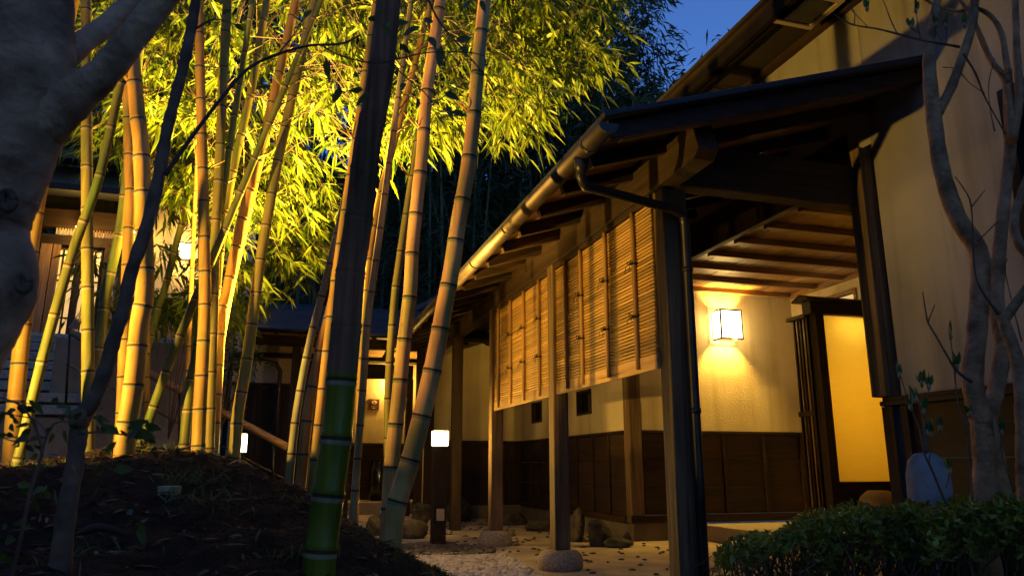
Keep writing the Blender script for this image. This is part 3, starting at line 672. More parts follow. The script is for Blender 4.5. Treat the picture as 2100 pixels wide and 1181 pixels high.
for i in range(9):   # overlapping rows of roofing
    ya = 11.34+i*.33; za = 2.76+i*.108
    MB().prism([(ya, za), (ya+.36, za+.118), (ya+.36, za+.143), (ya, za+.03)], 0, -.85, 3.2).build('roof_row', 'roof_metal', bw, .003)
MB().tube([(-.85, 11.30, 2.74), (1, 11.30, 2.735), (3.2, 11.30, 2.73)], .045, 10).build('gutter', 'metal_dark', bw)
MB().tube([(-.62, 11.35, 2.62), (-.58, 11.9, 2.42), (-.16, 11.98, 2.32), (-.10, 11.98, 2.22), (-.10, 11.98, 0)], .033, 10).build('downpipe', 'metal_dark', bw)
MB().prism([(-.9, 2.55), (-.9, 2.62), (3.2, 2.62), (3.2, 2.55)], 1, 12.9, 13.2).build('cross_beam', 'dark_x', bw)
MB().box((-.86, 13.15, 0), (-.75, 16, 3.1)).build('end_wall', 'plaster', bw)
MB().box((2.42, 12.06, 0), (2.5, 16, 3.1)).build('end_wall', 'plaster', bw)
MB().box((-.75, 12.2, 2.86), (2.4, 15, 2.90)).build('ceiling', 'ceil_x', bw)
# higher gable between the two roofs
hg = thing('far_gable', (3.0, 15, 3), 'small dark gable roof rising behind the walkway eave', 'building')
MB().prism([(1.4, 3.2), (3.4, 4.35), (5.4, 3.2)], 1, 15.2, 18).build('wall', 'plaster', hg)
for sg in (-1, 1): MB().prism([(3.4, 4.42), (3.4+sg*2.4, 3.04), (3.4+sg*2.4, 3.14), (3.4, 4.52)][::sg], 1, 14.7, 18.2).build('roof', 'roof_metal', hg)
MB().box((1.5, 15.3, 0), (5.3, 18, 3.2)).build('wall', 'plaster', hg)
# doorway lamp, sign, urn
dl = thing('doorway_lamp', (1.94, 14.38, 1.9), 'slim glowing wall lamp beside the toilet sign', 'lamp')
TOILET_BULB = 190
lp = on(806, 785, 1, YR-.08)
dl.location = (lp[0], YR, lp[2]-.15)
MB().tube([(lp[0], YR-.09, lp[2]-.16), (lp[0], YR-.09, lp[2]+.16)], .045, 12).build('tube', 'bollard_glow', dl); point('bulb', (lp[0], YR-.09, lp[2]), TOILET_BULB, dl, .03); bx('bracket', (lp[0]-.03, YR-.045, lp[2]-.05), (lp[0]+.03, YR-.001, lp[2]+.05), 'dark_z', dl)
sp_ = on(767, 829, 1, YR-.02); sx, sz = sp_[0], sp_[2]
sg_ = thing('toilet_sign', (sx, YR, sz-.1), 'small square brown sign with white round emblem on the plaster', 'sign')
bx('board', (sx-.1, YR-.018, sz-.1), (sx+.1, YR-.001, sz+.1), 'sign_brown', sg_, .002)
mb = MB(); a = np.linspace(0, 2*math.pi, 25)
mb.tube([(sx+.038*math.cos(b), YR-.021, sz+.035+.03*math.sin(b)) for b in a], .007, 6, cap=False); mb.box((sx-.03, YR-.022, sz+.035), (sx+.03, YR-.0185, sz+.058)); mb.build('emblem', 'sign_white', sg_)
mb = MB(); 
for i in range(3): mb.box((sx-.045+.028*i, YR-.022, sz-.045), (sx-.037+.028*i, YR-.0185, sz-.025))
mb.box((sx-.03, YR-.022, sz-.075), (sx+.02, YR-.0185, sz-.064)); mb.build('lettering', 'sign_white', sg_)
uc = on(776, 1012, 1, 14.05)
single(MB().lathe([(.13,0),(.165,.03),(.185,.25),(.185,.5),(.165,.62),(.14,.66),(.15,.69),(.155,.70)], (uc[0], 14.05, .2), 26), 'glazed_urn', 'glaze_black', 'tall glossy black urn standing on the step below the toilet sign', 'urn')

# ------------------------------------------------------------------ building on the left, stairs, rail
YL = 13.2
lb = thing('inn_building', (-3, YL, 2.6), 'raised inn building with lit lattice entrance seen behind the bamboo', 'building')
def LP(x, y, d=0.0): return on(x, y, 1, YL+d)
fz = 2.62
MB().box((-7, YL, 1.0), (-.95, YL+.15, fz)).build('plinth', 'concrete', lb)
p0 = LP(215, 640); p1 = LP(560, 430)
MB().box((p0[0], YL+.02, fz), (-.68, YL+.14, 5.2)).build('plaster_wall', 'plaster', lb)
MB().box((p0[0]+.0, YL-.02, fz), (-.68, YL+.015, 3.45)).build('wainscot', 'ceil_x', lb)
for i in range(6): bx('stud', (p0[0]+.02+i*.42, YL-.04, fz), (p0[0]+.07+i*.42, YL-.021, 3.45), 'dark_z', lb)
a = LP(60, 425); b = LP(300, 425)
bx('lintel', (-5.5, YL-.12, a[2]-.32), (p0[0]+.3, YL+.1, a[2]-.02), 'dark_x', lb)
tz1, tz0 = LP(120, 463)[2], LP(120, 482)[2]
for i in range(22):
    x = LP(118, 470)[0]+i*.041; bx('transom_slat', (x, YL-.06, tz0), (x+.018, YL-.03, tz1), 'frame_pale' if i < 12 else 'ceil_z', lb, 0)
MB().box((LP(115, 470)[0], YL+.05, tz0), (LP(245, 470)[0], YL+.07, tz1)).build('transom_light', 'room_glow', lb)
bx('door_head', (LP(85, 490)[0], YL-.05, LP(120, 503)[2]), (LP(250, 490)[0], YL+.05, tz0-.005), 'dark_x', lb)
for x, wd in ((72, .16), (98, .10), (150, .08), (205, .12), (238, .10)):
    q = LP(x, 600); bx('door_post', (q[0], YL-.06, fz), (q[0]+wd, YL+.06, LP(120, 503)[2]), 'ceil_z' if x < 100 else 'dark_z', lb)
for xa, xb in ((106, 148), (158, 200)):
    qa, qb = LP(xa, 600)[0], LP(xb, 600)[0]; zt2 = LP(120, 508)[2]
    d_ = thing_part = MB().box((qa, YL, fz+.05), (qb, YL+.02, zt2)).build('lattice_door', 'door_paper', lb)
    fr = MB(); w_ = qb-qa
    for i in range(4): fr.box((qa+w_*i/3-.012, YL-.03, fz+.05), (qa+w_*i/3+.012, YL-.002, zt2))
    for z in (fz+.05, fz+.45, (fz+zt2)/2+.25, zt2-.03): fr.box((qa, YL-.025, z), (qb, YL-.003, z+.025))
    fr.build('lattice', 'dark_z', d_)
ea = LP(100, 415); eb = LP(100, 345)
MB().prism([(YL-1.0, ea[2]-.08), (YL+.1, ea[2]+.15), (YL+.1, ea[2]+.22), (YL-1.0, ea[2]+.0)], 0, -7.5, -1.9).build('porch_roof', 'roof_metal', lb)
bx('porch_fascia', (-7.5, YL-1.03, ea[2]-.10), (-1.9, YL-1.005, ea[2]-.0), 'timber_x', lb)
MB().box((-7.5, YL+.12, ea[2]-.3), (-1.9, YL+.3, eb[2]+.1)).build('upper_wall', 'plaster_pale', lb)
MB().prism([(YL-.5, eb[2]+.02), (YL+3, eb[2]+1.2), (YL+3, eb[2]+1.32), (YL-.5, eb[2]+.16)], 0, -6.8, -1.6).build('roof', 'roof_metal', lb)
for x, y in ((160, 466), (278, 475)):
    q = LP(x, y, -.35); o = MB().blob(q, (.035, .035, .035), 0, 0, 1, 10, 6).build('ceiling_bulb', 'bulb_glow', lb); point('bulb', q-np.array([0, .08, .08]), 32, lb, .03)
c = LP(381, 520)
box_lantern('inn_lantern', (c[0], YL+.02, c[2]), .22, .16, .30, 0, 'glowing paper box lantern on the far inn wall among bamboo leaves', 100)
# stairs
stt = thing('stone_stairs', (-3, 10, 1), 'flight of pale stone steps rising to the inn entrance', 'stairs')
for k in range(8):
    y0 = 9.35+k*.30; z1 = 1.45+k*.155
    for j in range(4): bx('step', (-6.0+j*1.0+.003, y0, z1-.105), (-5.0+j*1.0-.003, y0+.42, z1), 'exposed_stone', stt, .012)
    MB().box((-6.0, y0+.13, .2), (-2.02, y0+.32, z1-.106)).build('riser', 'concrete', stt)
MB().box((-7, 11.78, 1.0), (-1.6, 13.19, 2.615)).build('landing', 'exposed_stone', stt, .01)
MB().box((-6.2, 9.12, .0), (-2.02, 9.34, 1.30)).build('front_wall', 'concrete', stt)
rw = MB().prism([(-2.0, .0), (.10, .0), (.10, .45), (-2.0, 1.62), ], 1, 9.15, 9.33)
single(rw, 'retaining_wall', 'concrete', 'sloping board-marked concrete wall below the handrail', 'wall')
single(MB().box((-2.6, 9.8, .0), (-.9, 10.0, 2.25)), 'landing_wall', 'concrete', 'upright grey concrete wall beside the steps behind the bamboo', 'wall')
hr = thing('handrail', (-1.2, 9.05, 1), 'round wooden handrail on thin metal posts sloping down beside the wall', 'handrail')
ra, rb, rc = on(145, 680, 1, 9.0), on(590, 917, 1, 9.0), on(172, 640, 1, 10.2)
MB().tube(spline([ra, (ra+rb)/2, rb], 12), .042, 12).build('rail', 'rail_x', hr)
MB().tube([rc, (rc+ra)/2, ra], .042, 12).build('rail', 'rail_x', hr)
for x, y, y2 in ((143, 685, 830), (368, 800, 905), (560, 905, 1000)):
    t_, b_ = on(x, y, 1, 9.0), on(x-8 if x < 200 else x, y2, 1, 9.0); MB().tube([t_, b_], .013, 8).build('rail_post', 'metal_dark', hr)
MB().tube([ra+[.0,.0,-.35], rb+[0,0,-.35]], .007, 6).build('lower_rail', 'metal_dark', hr)

# ------------------------------------------------------------------ bamboo
CULMS = []
def bamboo(pts, d, w0, w1, mat, lab, node=.22, extend=2.5, young=None, dtop=0.0):
    """pts: photo pixels from base to top, d: distance, w0/w1: width in pixels at the base and top"""
    n = len(pts)
    P = np.array([at(x, y, d+dtop*i/(n-1)) for i, (x, y) in enumerate(pts)])
    last = P[-1]-P[-2]; last /= np.linalg.norm(last)
    base = P[0].copy(); zb = mound(base[0], base[1]); b0 = P[0]+(P[0]-P[1])/np.linalg.norm(P[0]-P[1])*max(.12, (P[0][2]-zb)+.08)
    P = np.vstack([b0, P])
    L = [P[-1]+last*k for k in (extend*.5, extend)] if extend else []
    ctl = np.vstack([P]+[q[None] for q in L]) if extend else P
    C = spline(ctl, 90); seg = np.linalg.norm(np.diff(C, axis=0), axis=1); s = np.concatenate([[0], np.cumsum(seg)]); T = s[-1]
    r0 = w0/2/F*d; r1 = w1/2/F*d; sv = np.linalg.norm(P[-1]-P[0])
    def pos(q): return np.array([np.interp(q, s, C[:, i]) for i in range(3)])
    def rad(q):
        if q <= sv: return r0+(r1-r0)*q/sv
        return r1*(1-.35*(q-sv)/max(extend, .1))
    rings = []; mats = []
    q = node*.5; nodes = []
    while q < T-.03: nodes.append(q); q += node*(1+.05*math.sin(len(nodes)*2.1))*(1+.35*min(1, q/4))
    R_ = [(0.0, 1.0, 0)]
    for a in nodes:
        R_ += [(a-.020, 1.0, 2), (a-.0055, 1.05, 1), (a+.0005, .99, 1), (a+.0065, 1.06, 0), (a+.022, .985, 0)]
    R_.append((T, 1.0, 0)); R_.sort()
    seq = []
    for i, (a, k, mm) in enumerate(R_):
        seq.append((a, k, mm))
        if i+1 < len(R_) and R_[i+1][0]-a > .12:
            seq.append((a+(R_[i+1][0]-a)*.5, 1.0, mm if mm != 2 else 0))
    root = thing('bamboo', base, lab, 'bamboo', 'bamboo culms of the lit grove')
    root.location = (base[0], base[1], min(zb, base[2]))
    mb = MB(); pts3 = [pos(a) for a, _, _ in seq]; rr = [rad(a)*k for a, k, _ in seq]; mm = [x[2] for x in seq[:-1]]
    if young is not None:
        zy = young; mm = [(3 if pts3[i][2] > zy else m_) for i, m_ in enumerate(mm)]
        rr = [r_*(1.035 if p_[2] > zy else 1) for r_, p_ in zip(rr, pts3)]
    mb.tube(pts3, rr, 20, mats=mm)
    for i, a in enumerate(nodes):   # twin branch stubs, alternate sides
        if pos(a)[2] > 2.7 and young is None and i % 2 == 0:
            for sg in (0, .5):
                az_ = i*math.pi*.5+sg; o_ = np.array([math.cos(az_), math.sin(az_), .9]); o_ /= np.linalg.norm(o_); q0 = pos(a)+o_*[rad(a)*.9, rad(a)*.9, 0]
                mb.tube([q0, q0+o_*.05, q0+o_*random.uniform(.07, .16)+rng.normal(size=3)*.012], [.0065, .005, .0025], 6, 0, mats=[0, 0])
    mb.build('culm', [mat, 'culm_node', 'culm_bloom', 'sheath'], root)
    CULMS.append(dict(root=root, C=C, s=s, T=T, d=d)); return CULMS[-1]
G, O, B, GR, GY = 'culm_gold', 'culm_olive', 'culm_brown', 'culm_green', 'culm_grey'
bamboo([(20,975),(36,785),(66,490),(95,320),(130,100),(150,0)], 4.6, 33, 25, G, 'golden bamboo half hidden behind the big dark trunk at left')
bamboo([(48,900),(92,717),(152,508),(203,366),(245,180),(275,40)], 4.2, 21, 18, GR, 'slender green bamboo leaning right in front of the inn doors', .26)
bamboo([(181,930),(180,620),(178,300),(177,0)], 4.5, 25, 22, O, 'straight vertical olive bamboo in front of the inn porch', .24)
bamboo([(185,830),(203,707),(218,600),(244,483),(256,396),(275,220),(290,60)], 5.2, 22, 18, GR, 'green bamboo leaning right between the vertical olive one and the thick golden one', .25)
bamboo([(243,910),(249,865),(254,732),(262,508),(267,406),(264,305),(258,100)], 5.0, 23, 20, G, 'golden bamboo close behind the thickest golden culm', .24)
bamboo([(254,942),(259,885),(275,783),(287,656),(297,600),(295,457),(290,305),(282,234),(270,102),(262,0)], 4.0, 41, 30, G, 'thickest golden bamboo bowing slightly, left of the grove', .2)
bamboo([(300,880),(302,600),(300,300),(300,46)], 6.6, 12, 11, B, 'thin brown bamboo behind the thickest golden culm', .2)
bamboo([(407,906),(410,834),(420,631),(419,508),(416,356),(411,178),(409,51),(407,0)], 4.9, 27, 19, G, 'golden brown bamboo standing on top of the mound crest', .22)
bamboo([(430,906),(435,733),(439,600),(442,483),(450,330),(457,178),(465,25)], 5.1, 19, 21, O, 'olive bamboo touching the right side of the crest culm', .25)
bamboo([(424,905),(436,700),(452,508),(462,432),(488,305),(514,193),(539,51)], 5.4, 17, 17, O, 'bright olive bamboo fanning out right behind the crest culm', .27)
bamboo([(440,880),(453,656),(465,600),(478,534),(498,442),(528,325),(544,274),(570,160)], 5.3, 22, 20, B, 'dull brown bamboo leaning right beside the bright olive one', .2)
bamboo([(483,905),(488,845),(501,773),(514,682),(534,534),(551,432),(569,335),(590,239),(610,150)], 5.2, 24, 20, O, 'mottled bamboo rising out of the glowing floodlight', .22)
bamboo([(290,908),(315,834),(356,722),(402,610),(440,520)], 5.0, 19, 17, GR, 'green bamboo slanting steeply across the concrete wall', .24, 2.2)
bamboo([(290,760),(325,631),(336,600),(366,483),(391,396),(430,250)], 7.0, 15, 13, GR, 'thin dark green bamboo slanting past the inn lantern', .24, 2)
bamboo([(379,902),(388,804),(401,738),(418,640),(440,500)], 5.2, 21, 18, GR, 'short visible green bamboo at the left foot of the crest culm', .22, 2)
bamboo([(379,850),(382,800),(388,680),(396,500)], 6.2, 10, 9, G, 'very thin orange lit bamboo in front of the retaining wall', .2, 2)
bamboo([(438,890),(446,756),(452,726),(475,600),(510,450)], 6.0, 9, 8, G, 'very thin golden bamboo right of the crest group', .2, 2)
bamboo([(593,985),(604,876),(619,781),(638,691),(661,602),(676,543),(700,440)], 4.7, 17, 14, GY, 'slender pale grey green bamboo leaning right before the tiled roof', .19, 2)
bamboo([(617,984),(630,855),(643,781),(661,697),(683,613),(712,480)], 4.6, 22, 19, B, 'reddish brown bamboo just left of the dark sheathed stalk', .2, 2.5)
bamboo([(643,990),(651,902),(664,781),(677,665),(690,560),(712,406),(735,250)], 4.4, 21, 18, G, 'golden bamboo edge showing along the dark sheathed stalk', .2)
bamboo([(648,1230),(657,1139),(672,1023),(690,897),(701,770),(711,665),(719,559),(735,457),(752,305),(773,203),(785,120),(797,0)], 2.45, 64, 54, 'culm_young', 'large dark young bamboo with brown sheath above and glossy green below', .17, 1.5, young=at(701, 767, 2.45)[2])
bamboo([(725,1040),(738,876),(746,770),(753,665),(767,560),(778,483),(792,380)], 4.9, 15, 15, GY, 'slim grey green bamboo right behind the dark sheathed stalk', .2, 2)
bamboo([(735,900),(742,720),(757,533),(778,406),(800,325),(830,210)], 5.4, 12, 15, G, 'thin bright golden bamboo showing above right of the dark stalk', .22, 2)
bamboo([(796,1050),(796,876),(798,770),(809,613),(823,508),(844,366),(862,250)], 4.8, 18, 15, O, 'slim olive bamboo left of the two thick right-hand culms', .22, 2)
bamboo([(798,1040),(803,955),(817,823),(827,718),(841,600),(846,508),(856,406),(867,305),(874,203),(885,127),(900,25)], 4.4, 32, 26, 'culm_brown_lit', 'brown orange bamboo second from the right', .23)
bamboo([(803,1110),(811,1044),(843,939),(872,823),(895,718),(914,613),(925,559),(940,457),(958,356),(971,244),(983,102),(991,25)], 4.0, 42, 29, 'culm_brown_lit', 'rightmost thick leaning bamboo with pale node rings', .22)

# foliage: sprays of leaves on branches of the nearest culm
def inside(x, y, poly):
    c = False; j = len(poly)-1
    for i in range(len(poly)):
        xi, yi = poly[i]; xj, yj = poly[j]
        if (yi > y) != (yj > y) and x < (xj-xi)*(y-yi)/(yj-yi)+xi: c = not c
        j = i
    return c
REG = [  # polygon in photo pixels, distance range, number of sprays
    ([(140,-80),(1230,-80),(1200,60),(1150,130),(1100,190),(1050,270),(1010,290),(960,210),(890,280),(800,280),(720,310),(690,250),(600,200),(520,210),(420,260),(300,230),(180,140)], (5.3, 7.6), 400),
    ([(1000,-80),(1260,-80),(1225,40),(1215,110),(1130,170),(1040,280)], (5.0, 6.8), 52),
    ([(300,200),(560,220),(640,330),(560,420),(470,460),(330,440)], (6.3, 8.2), 165),
    ([(150,180),(330,150),(330,300),(200,280)], (6.2, 7.8), 40),
    ([(560,330),(690,350),(690,520),(600,560),(540,480)], (7.2, 9.0), 62),
    ([(300,430),(450,440),(560,560),(500,660),(330,640)], (6.8, 8.8), 62),
    ([(150,470),(260,470),(250,640),(215,640)], (6.6, 8.0), 7),
]
SPR = []
for poly, (d0, d1), cnt in REG:
    xs_ = [q[0] for q in poly]; ys_ = [q[1] for q in poly]; k = 0
    while k < cnt:
        x, y = random.uniform(min(xs_), max(xs_)), random.uniform(min(ys_), max(ys_))
        if inside(x, y, poly) and not (338 < x < 425 and 400 < y < 600): SPR.append(at(x, y, random.uniform(d0, d1))); k += 1
byc = {}
for p in SPR:
    best = min(range(len(CULMS)), key=lambda i: (np.min(np.linalg.norm((CULMS[i]['C']-p)*[1, 1, .5], axis=1))+.15*len(byc.get(i, []))/10) if i not in (20,) else 99)
    byc.setdefault(best, []).append(p)
nleaf = 0
for ci, lst in byc.items():
    cu = CULMS[ci]; mb = MB(); PP, DD, LL, WW = [], [], [], []
    for p in lst:
        zs = cu['C'][:, 2]; j = int(np.argmin(np.abs(zs-(p[2]-random.uniform(-.1, .5))))); a = cu['C'][j]
        out = p-a; out[2] = 0; on_ = np.linalg.norm(out)+1e-6; out /= on_
        mid = (a+p)/2+np.array([0, 0, .12+.08*on_])
        if on_ < 1.3:
            br = spline([a, mid, p], 7); mb.tube(br, np.linspace(.0045, .0018, 7), 5, 1, cap=False)
        for tw in range(random.randint(4, 6)):
            ang = random.uniform(-1.5, 1.5); dr = np.array([out[0]*math.cos(ang)-out[1]*math.sin(ang), out[0]*math.sin(ang)+out[1]*math.cos(ang), random.uniform(-.75, .25)])
            ln = random.uniform(.14, .36); s0 = p+rng.normal(size=3)*.05
            tip = s0+dr*ln+np.array([0, 0, -.10*ln/.3]); mb.tube([s0, (s0+tip)/2+[0, 0, .03], tip], .0014, 3, 1, cap=False)
            for q in range(random.randint(5, 8)):
                f = random.uniform(.25, 1.0); base = s0*(1-f)+tip*f+np.array([0, 0, .03*math.sin(f*3.1)])
                e = dr/np.linalg.norm(dr)+rng.normal(size=3)*.55+np.array([0, 0, -.55])
                PP.append(base); DD.append(e); l_ = random.choice((.08, .1, .12, .145, .17, .19))*random.uniform(.85, 1.15); LL.append(l_); WW.append(l_*random.uniform(.13, .19))
    mb.leaves(PP, DD, LL, WW, 0, .22); nleaf += len(PP)
    mb.build('crown', ['leaf_bamboo', 'twig'], cu['root'])
print('bamboo leaves', nleaf, 'sprays', len(SPR))

# small lit maple in front of the inn wall
mp = thing('maple_sapling', at(350, 890, 7.6), 'low maple with tiers of brightly lit leaves near the inn lantern', 'tree')
mb = MB(); PP, DD, LL, WW = [], [], [], []
b0 = at(345, 900, 7.6)
for tx, ty, wd in ((420,600,70),(380,640,60),(480,615,60),(390,655,45),(455,655,45),(430,690,30),(350,610,45)):
    c = at(tx, ty, 7.5); mb.tube(spline([b0, (b0+c)/2+[0, 0, .2], c], 8), np.linspace(.007, .002, 8), 6, 1)
    for q in range(110):
        b_ = c+RT*random.gauss(0, wd/F*7.5*.55)+FH*random.gauss(0, .16)+np.array([0, 0, random.gauss(0, .03)])
        for w_ in range(3):
            PP.append(b_); DD.append((rng.normal(), rng.normal(), -.35)); LL.append(random.uniform(.035, .06)); WW.append(random.uniform(.010, .015))
mb.leaves(PP, DD, LL, WW, 0, .2); mb.build('crown', ['leaf_bamboo', 'twig'], mp)
# dark evergreen shrub beside the gate
es = thing('evergreen_shrub', at(455, 900, 9.4), 'dark leafy evergreen shrub between the bamboo and the gate', 'shrub')
mb = MB(); PP, DD, LL, WW = [], [], [], []; b0 = at(450, 880, 9.6)
for tx, ty in ((470,720),(490,760),(455,780),(480,690),(500,720),(440,740),(330,720),(395,770)):
    c = at(tx, ty, 9.6); mb.tube(spline([b0, (b0+c)/2+[.05, 0, 0], c], 8), np.linspace(.02, .006, 8), 6, 1)
    for q in range(90):
        PP.append(c+rng.normal(size=3)*.14); DD.append(rng.normal(size=3)+[0, 0, .2]); LL.append(random.uniform(.06, .1)); WW.append(random.uniform(.022, .034))
mb.leaves(PP, DD, LL, WW, 0, .1); mb.build('crown', ['leaf_broad', 'twig'], es)

# ------------------------------------------------------------------ far bamboo grove on the hill
mb = MB(); PP, DD, LL, WW = [], [], [], []
def grove_top(X, Y):
    px = CX+F*((X*RT[0]+Y*RT[1])/(X*FH[0]+Y*FH[1]))
    dist = X*FH[0]+Y*FH[1]
    k = .90 if px < 1180 else ((.80) if px < 1285 else (.575 if px < 1420 else (.53 if px < 1500 else .53)))
    return .8+dist*k*(random.uniform(.85, 1.02) if px > 1180 else random.uniform(.75, 1.15)), dist
for i in range(330):
    Y = random.uniform(18, 33); X = random.uniform(-9, 22) if i < 190 else random.uniform(4, 17)
    gz = max(0, Y-17.5)*.5; top, dist = grove_top(X, Y)
    lean = rng.normal(size=2)*.09; h = top-gz
    pts = [np.array([X+lean[0]*h*(f**2), Y+lean[1]*h*(f**2), gz-.3+h*f-(.05*h*f**5)]) for f in np.linspace(0, 1, 9)]
    mb.tube(pts, np.linspace(.055, .010, 9), 6, 1, cap=False)
    for c in range(62):
        f = 1-.82*random.random()**1.5; j = f*8; a = pts[min(7, int(j))]; b_ = pts[min(8, int(j)+1)]; p = a+(b_-a)*(j-int(j))
        az = random.uniform(0, 6.283); rd = random.uniform(.2, 1.5)*(1.25-f*.7); o = np.array([math.cos(az)*rd, math.sin(az)*rd, random.uniform(-.5, .35)])
        for q in range(9):
            PP.append(p+o+rng.normal(size=3)*.25); DD.append(np.array([math.cos(az), math.sin(az), -.6])+rng.normal(size=3)*.5); LL.append(random.uniform(.3, .6)); WW.append(random.uniform(.05, .10))
for i in range(170):   # same wood, added unseen behind and beside the viewer to block sky light
    az = R(random.uniform(95, 318)); rd = random.uniform(8, 19); X = rd*math.sin(az)*1.15-2; Y = rd*math.cos(az)
    if X > 2.5 or (X > -3 and Y > -6): continue
    h = random.uniform(9, 14); pts = [np.array([X+.02*h*f*f, Y, h*f-.2]) for f in np.linspace(0, 1, 6)]
    mb.tube(pts, np.linspace(.055, .012, 6), 6, 1, cap=False)
    for c in range(40):
        f = 1-.85*random.random(); p = np.array([X, Y, h*f]); aa = random.uniform(0, 6.283); o = np.array([math.cos(aa), math.sin(aa), 0])*random.uniform(.1, 1.6)
        for q in range(7):
            PP.append(p+o+rng.normal(size=3)*.3); DD.append(np.array([math.cos(aa), math.sin(aa), -.6])+rng.normal(size=3)*.5); LL.append(random.uniform(.4, .8)); WW.append(random.uniform(.10, .2))
mb.slips(PP, DD, LL, WW, 0)
o = mb.build('bamboo_forest', ['leaf_forest', 'culm_dark'], kind='stuff'); tag(o, 'dark bamboo forest massed on the hill behind the roofs', 'forest')

# ------------------------------------------------------------------ trees in the foreground
def limb(mb, pts, d, w, seg=12, n=None, mi=0, knob=0.06):
    """pts photo pixels, w widths in pixels"""
    P = np.array([at(q[0], q[1], q[2] if len(q) > 2 else d) for q in pts]); n = n or max(12, len(pts)*6)
    C = spline(P, n); dd = [q[2] if len(q) > 2 else d for q in pts]
    w = np.interp(np.linspace(0, 1, n), np.linspace(0, 1, len(w)), w); dd = np.interp(np.linspace(0, 1, n), np.linspace(0, 1, len(dd)), dd)
    rr = w/2/F*dd*(1+knob*np.sin(np.arange(n)*1.7)*np.sin(np.arange(n)*.61+1)); mb.tube(C, rr, seg, mi); return C
big = thing('foreground_tree', at(-60, 1150, 1.3), 'thick smooth dark trunk close at the left edge with two upward limbs', 'tree')
mb = MB(); limb(mb, [(-190,1500),(-170,1050),(-110,760),(-62,661),(-26,578),(-40,483),(-28,432),(2,356),(32,262),(52,150),(52,0),(50,-200)], 1.25, [190,190,185,184,188,180,178,180,190,200,198,190], 26, 90, 0, .02); mb.build('trunk', 'bark_big', big)
for q, cc in (((48,580), .013), ((16,412), .014)):
    MB().tube([at(q[0]+cc*900*math.cos(a), q[1]+cc*1300*math.sin(a), 1.186) for a in np.linspace(0, 6.283, 19)], cc*.5, 8).build('knot', 'bark_dark', big)
mb = MB(); limb(mb, [(20,310),(95,245),(160,193),(215,148),(285,60),(380,-60)], 1.25, [110,112,86,70,64,60], 16, 36); mb.build('limb', 'bark_big', big)
mb = MB(); limb(mb, [(90,170,1.35),(160,95,1.4),(215,55,1.45),(290,-15,1.5),(350,-70,1.5)], 1.4, [50,52,46,42,40], 14, 30); mb.build('limb', 'bark_big', big)
sl = thing('slender_tree', at(115, 1181, 2.0), 'slender crooked dark tree leaning right across the grove, with one arching leafy branch', 'tree')
mb = MB(); limb(mb, [(95,1300),(121,1175),(135,1058),(152,961),(160,900),(166,856),(190,822),(216,758),(234,694),(254,631),(269,559),(300,467),(325,366),(340,279),(356,213),(376,137),(391,66),(402,0),(410,-80)], 2.0, [42,40,36,33,33,38,30,29,28,27,27,27,26,25,24,23,23,22,20], 14, 110, 0, .10); mb.build('trunk', 'bark_dark', sl)
MB().blob(at(161, 857, 1.98), (.022, .022, .028), 0, .25, 5).build('knot', 'bark_dark', sl)
mb = MB(); bc = limb(mb, [(338,360),(376,305),(406,264),(457,198),(508,142),(569,112),(635,94),(700,90),(740,72)], 2.0, [11,10,9,8,7,7,6,5,3.5], 8, 60)
limb(mb, [(660,94),(700,115),(770,130),(830,118),(880,108),(960,108),(1010,120)], 1.95, [4,4,4,3.5,3,3,2], 6, 40)
limb(mb, [(870,-20),(895,35),(925,75),(990,150),(975,150),(1000,155)], 1.9, [5,5,4,3,2,2], 6, 30)
limb(mb, [(800,130),(840,165),(870,190),(890,215)], 1.95, [3,3,2.5,2], 6, 16); limb(mb, [(570,112),(610,60),(640,-10)], 2.0, [4,3,2], 6, 14); limb(mb, [(400,60),(440,40),(480,50)], 2.0, [6,4,2], 6, 10)
mb.build('branch', 'twig', sl)
def broad(lst, d, mat, parent):
    for x, y, dx, dy, ln in lst:
        p = at(x, y, d); e = at(x+dx, y+dy, d+random.uniform(-.05, .05))-p
        MB().leaves([p], [e], [ln/F*d], [ln/F*d*random.uniform(.36, .46)], 0, .15, up=-FW).build('leaf', mat, parent)
lv = [(790,60,20,-30,36),(800,75,-20,-35,38),(815,50,30,-10,34),(775,40,-30,-6,32),(860,55,-45,20,46),(870,45,25,-8,40),(880,75,20,30,44),(905,95,-5,40,48),(935,85,28,-10,46),(945,95,20,20,40),(760,190,-18,14,44),(745,185,-40,-5,40),(668,120,8,40,48),(820,90,30,25,36),
      (965,5,-26,18,42),(985,0,15,30,40),(895,205,-25,8,36),(910,190,30,10,44),(915,215,20,40,40),(925,230,40,5,38),(640,20,-20,20,30),(830,170,-15,25,30),(725,150,25,10,30),(700,180,-12,20,40),(860,205,-10,20,28),(480,50,25,12,30),(455,30,20,-12,28)]
broad(lv, 1.95, 'leaf_broad', sl)
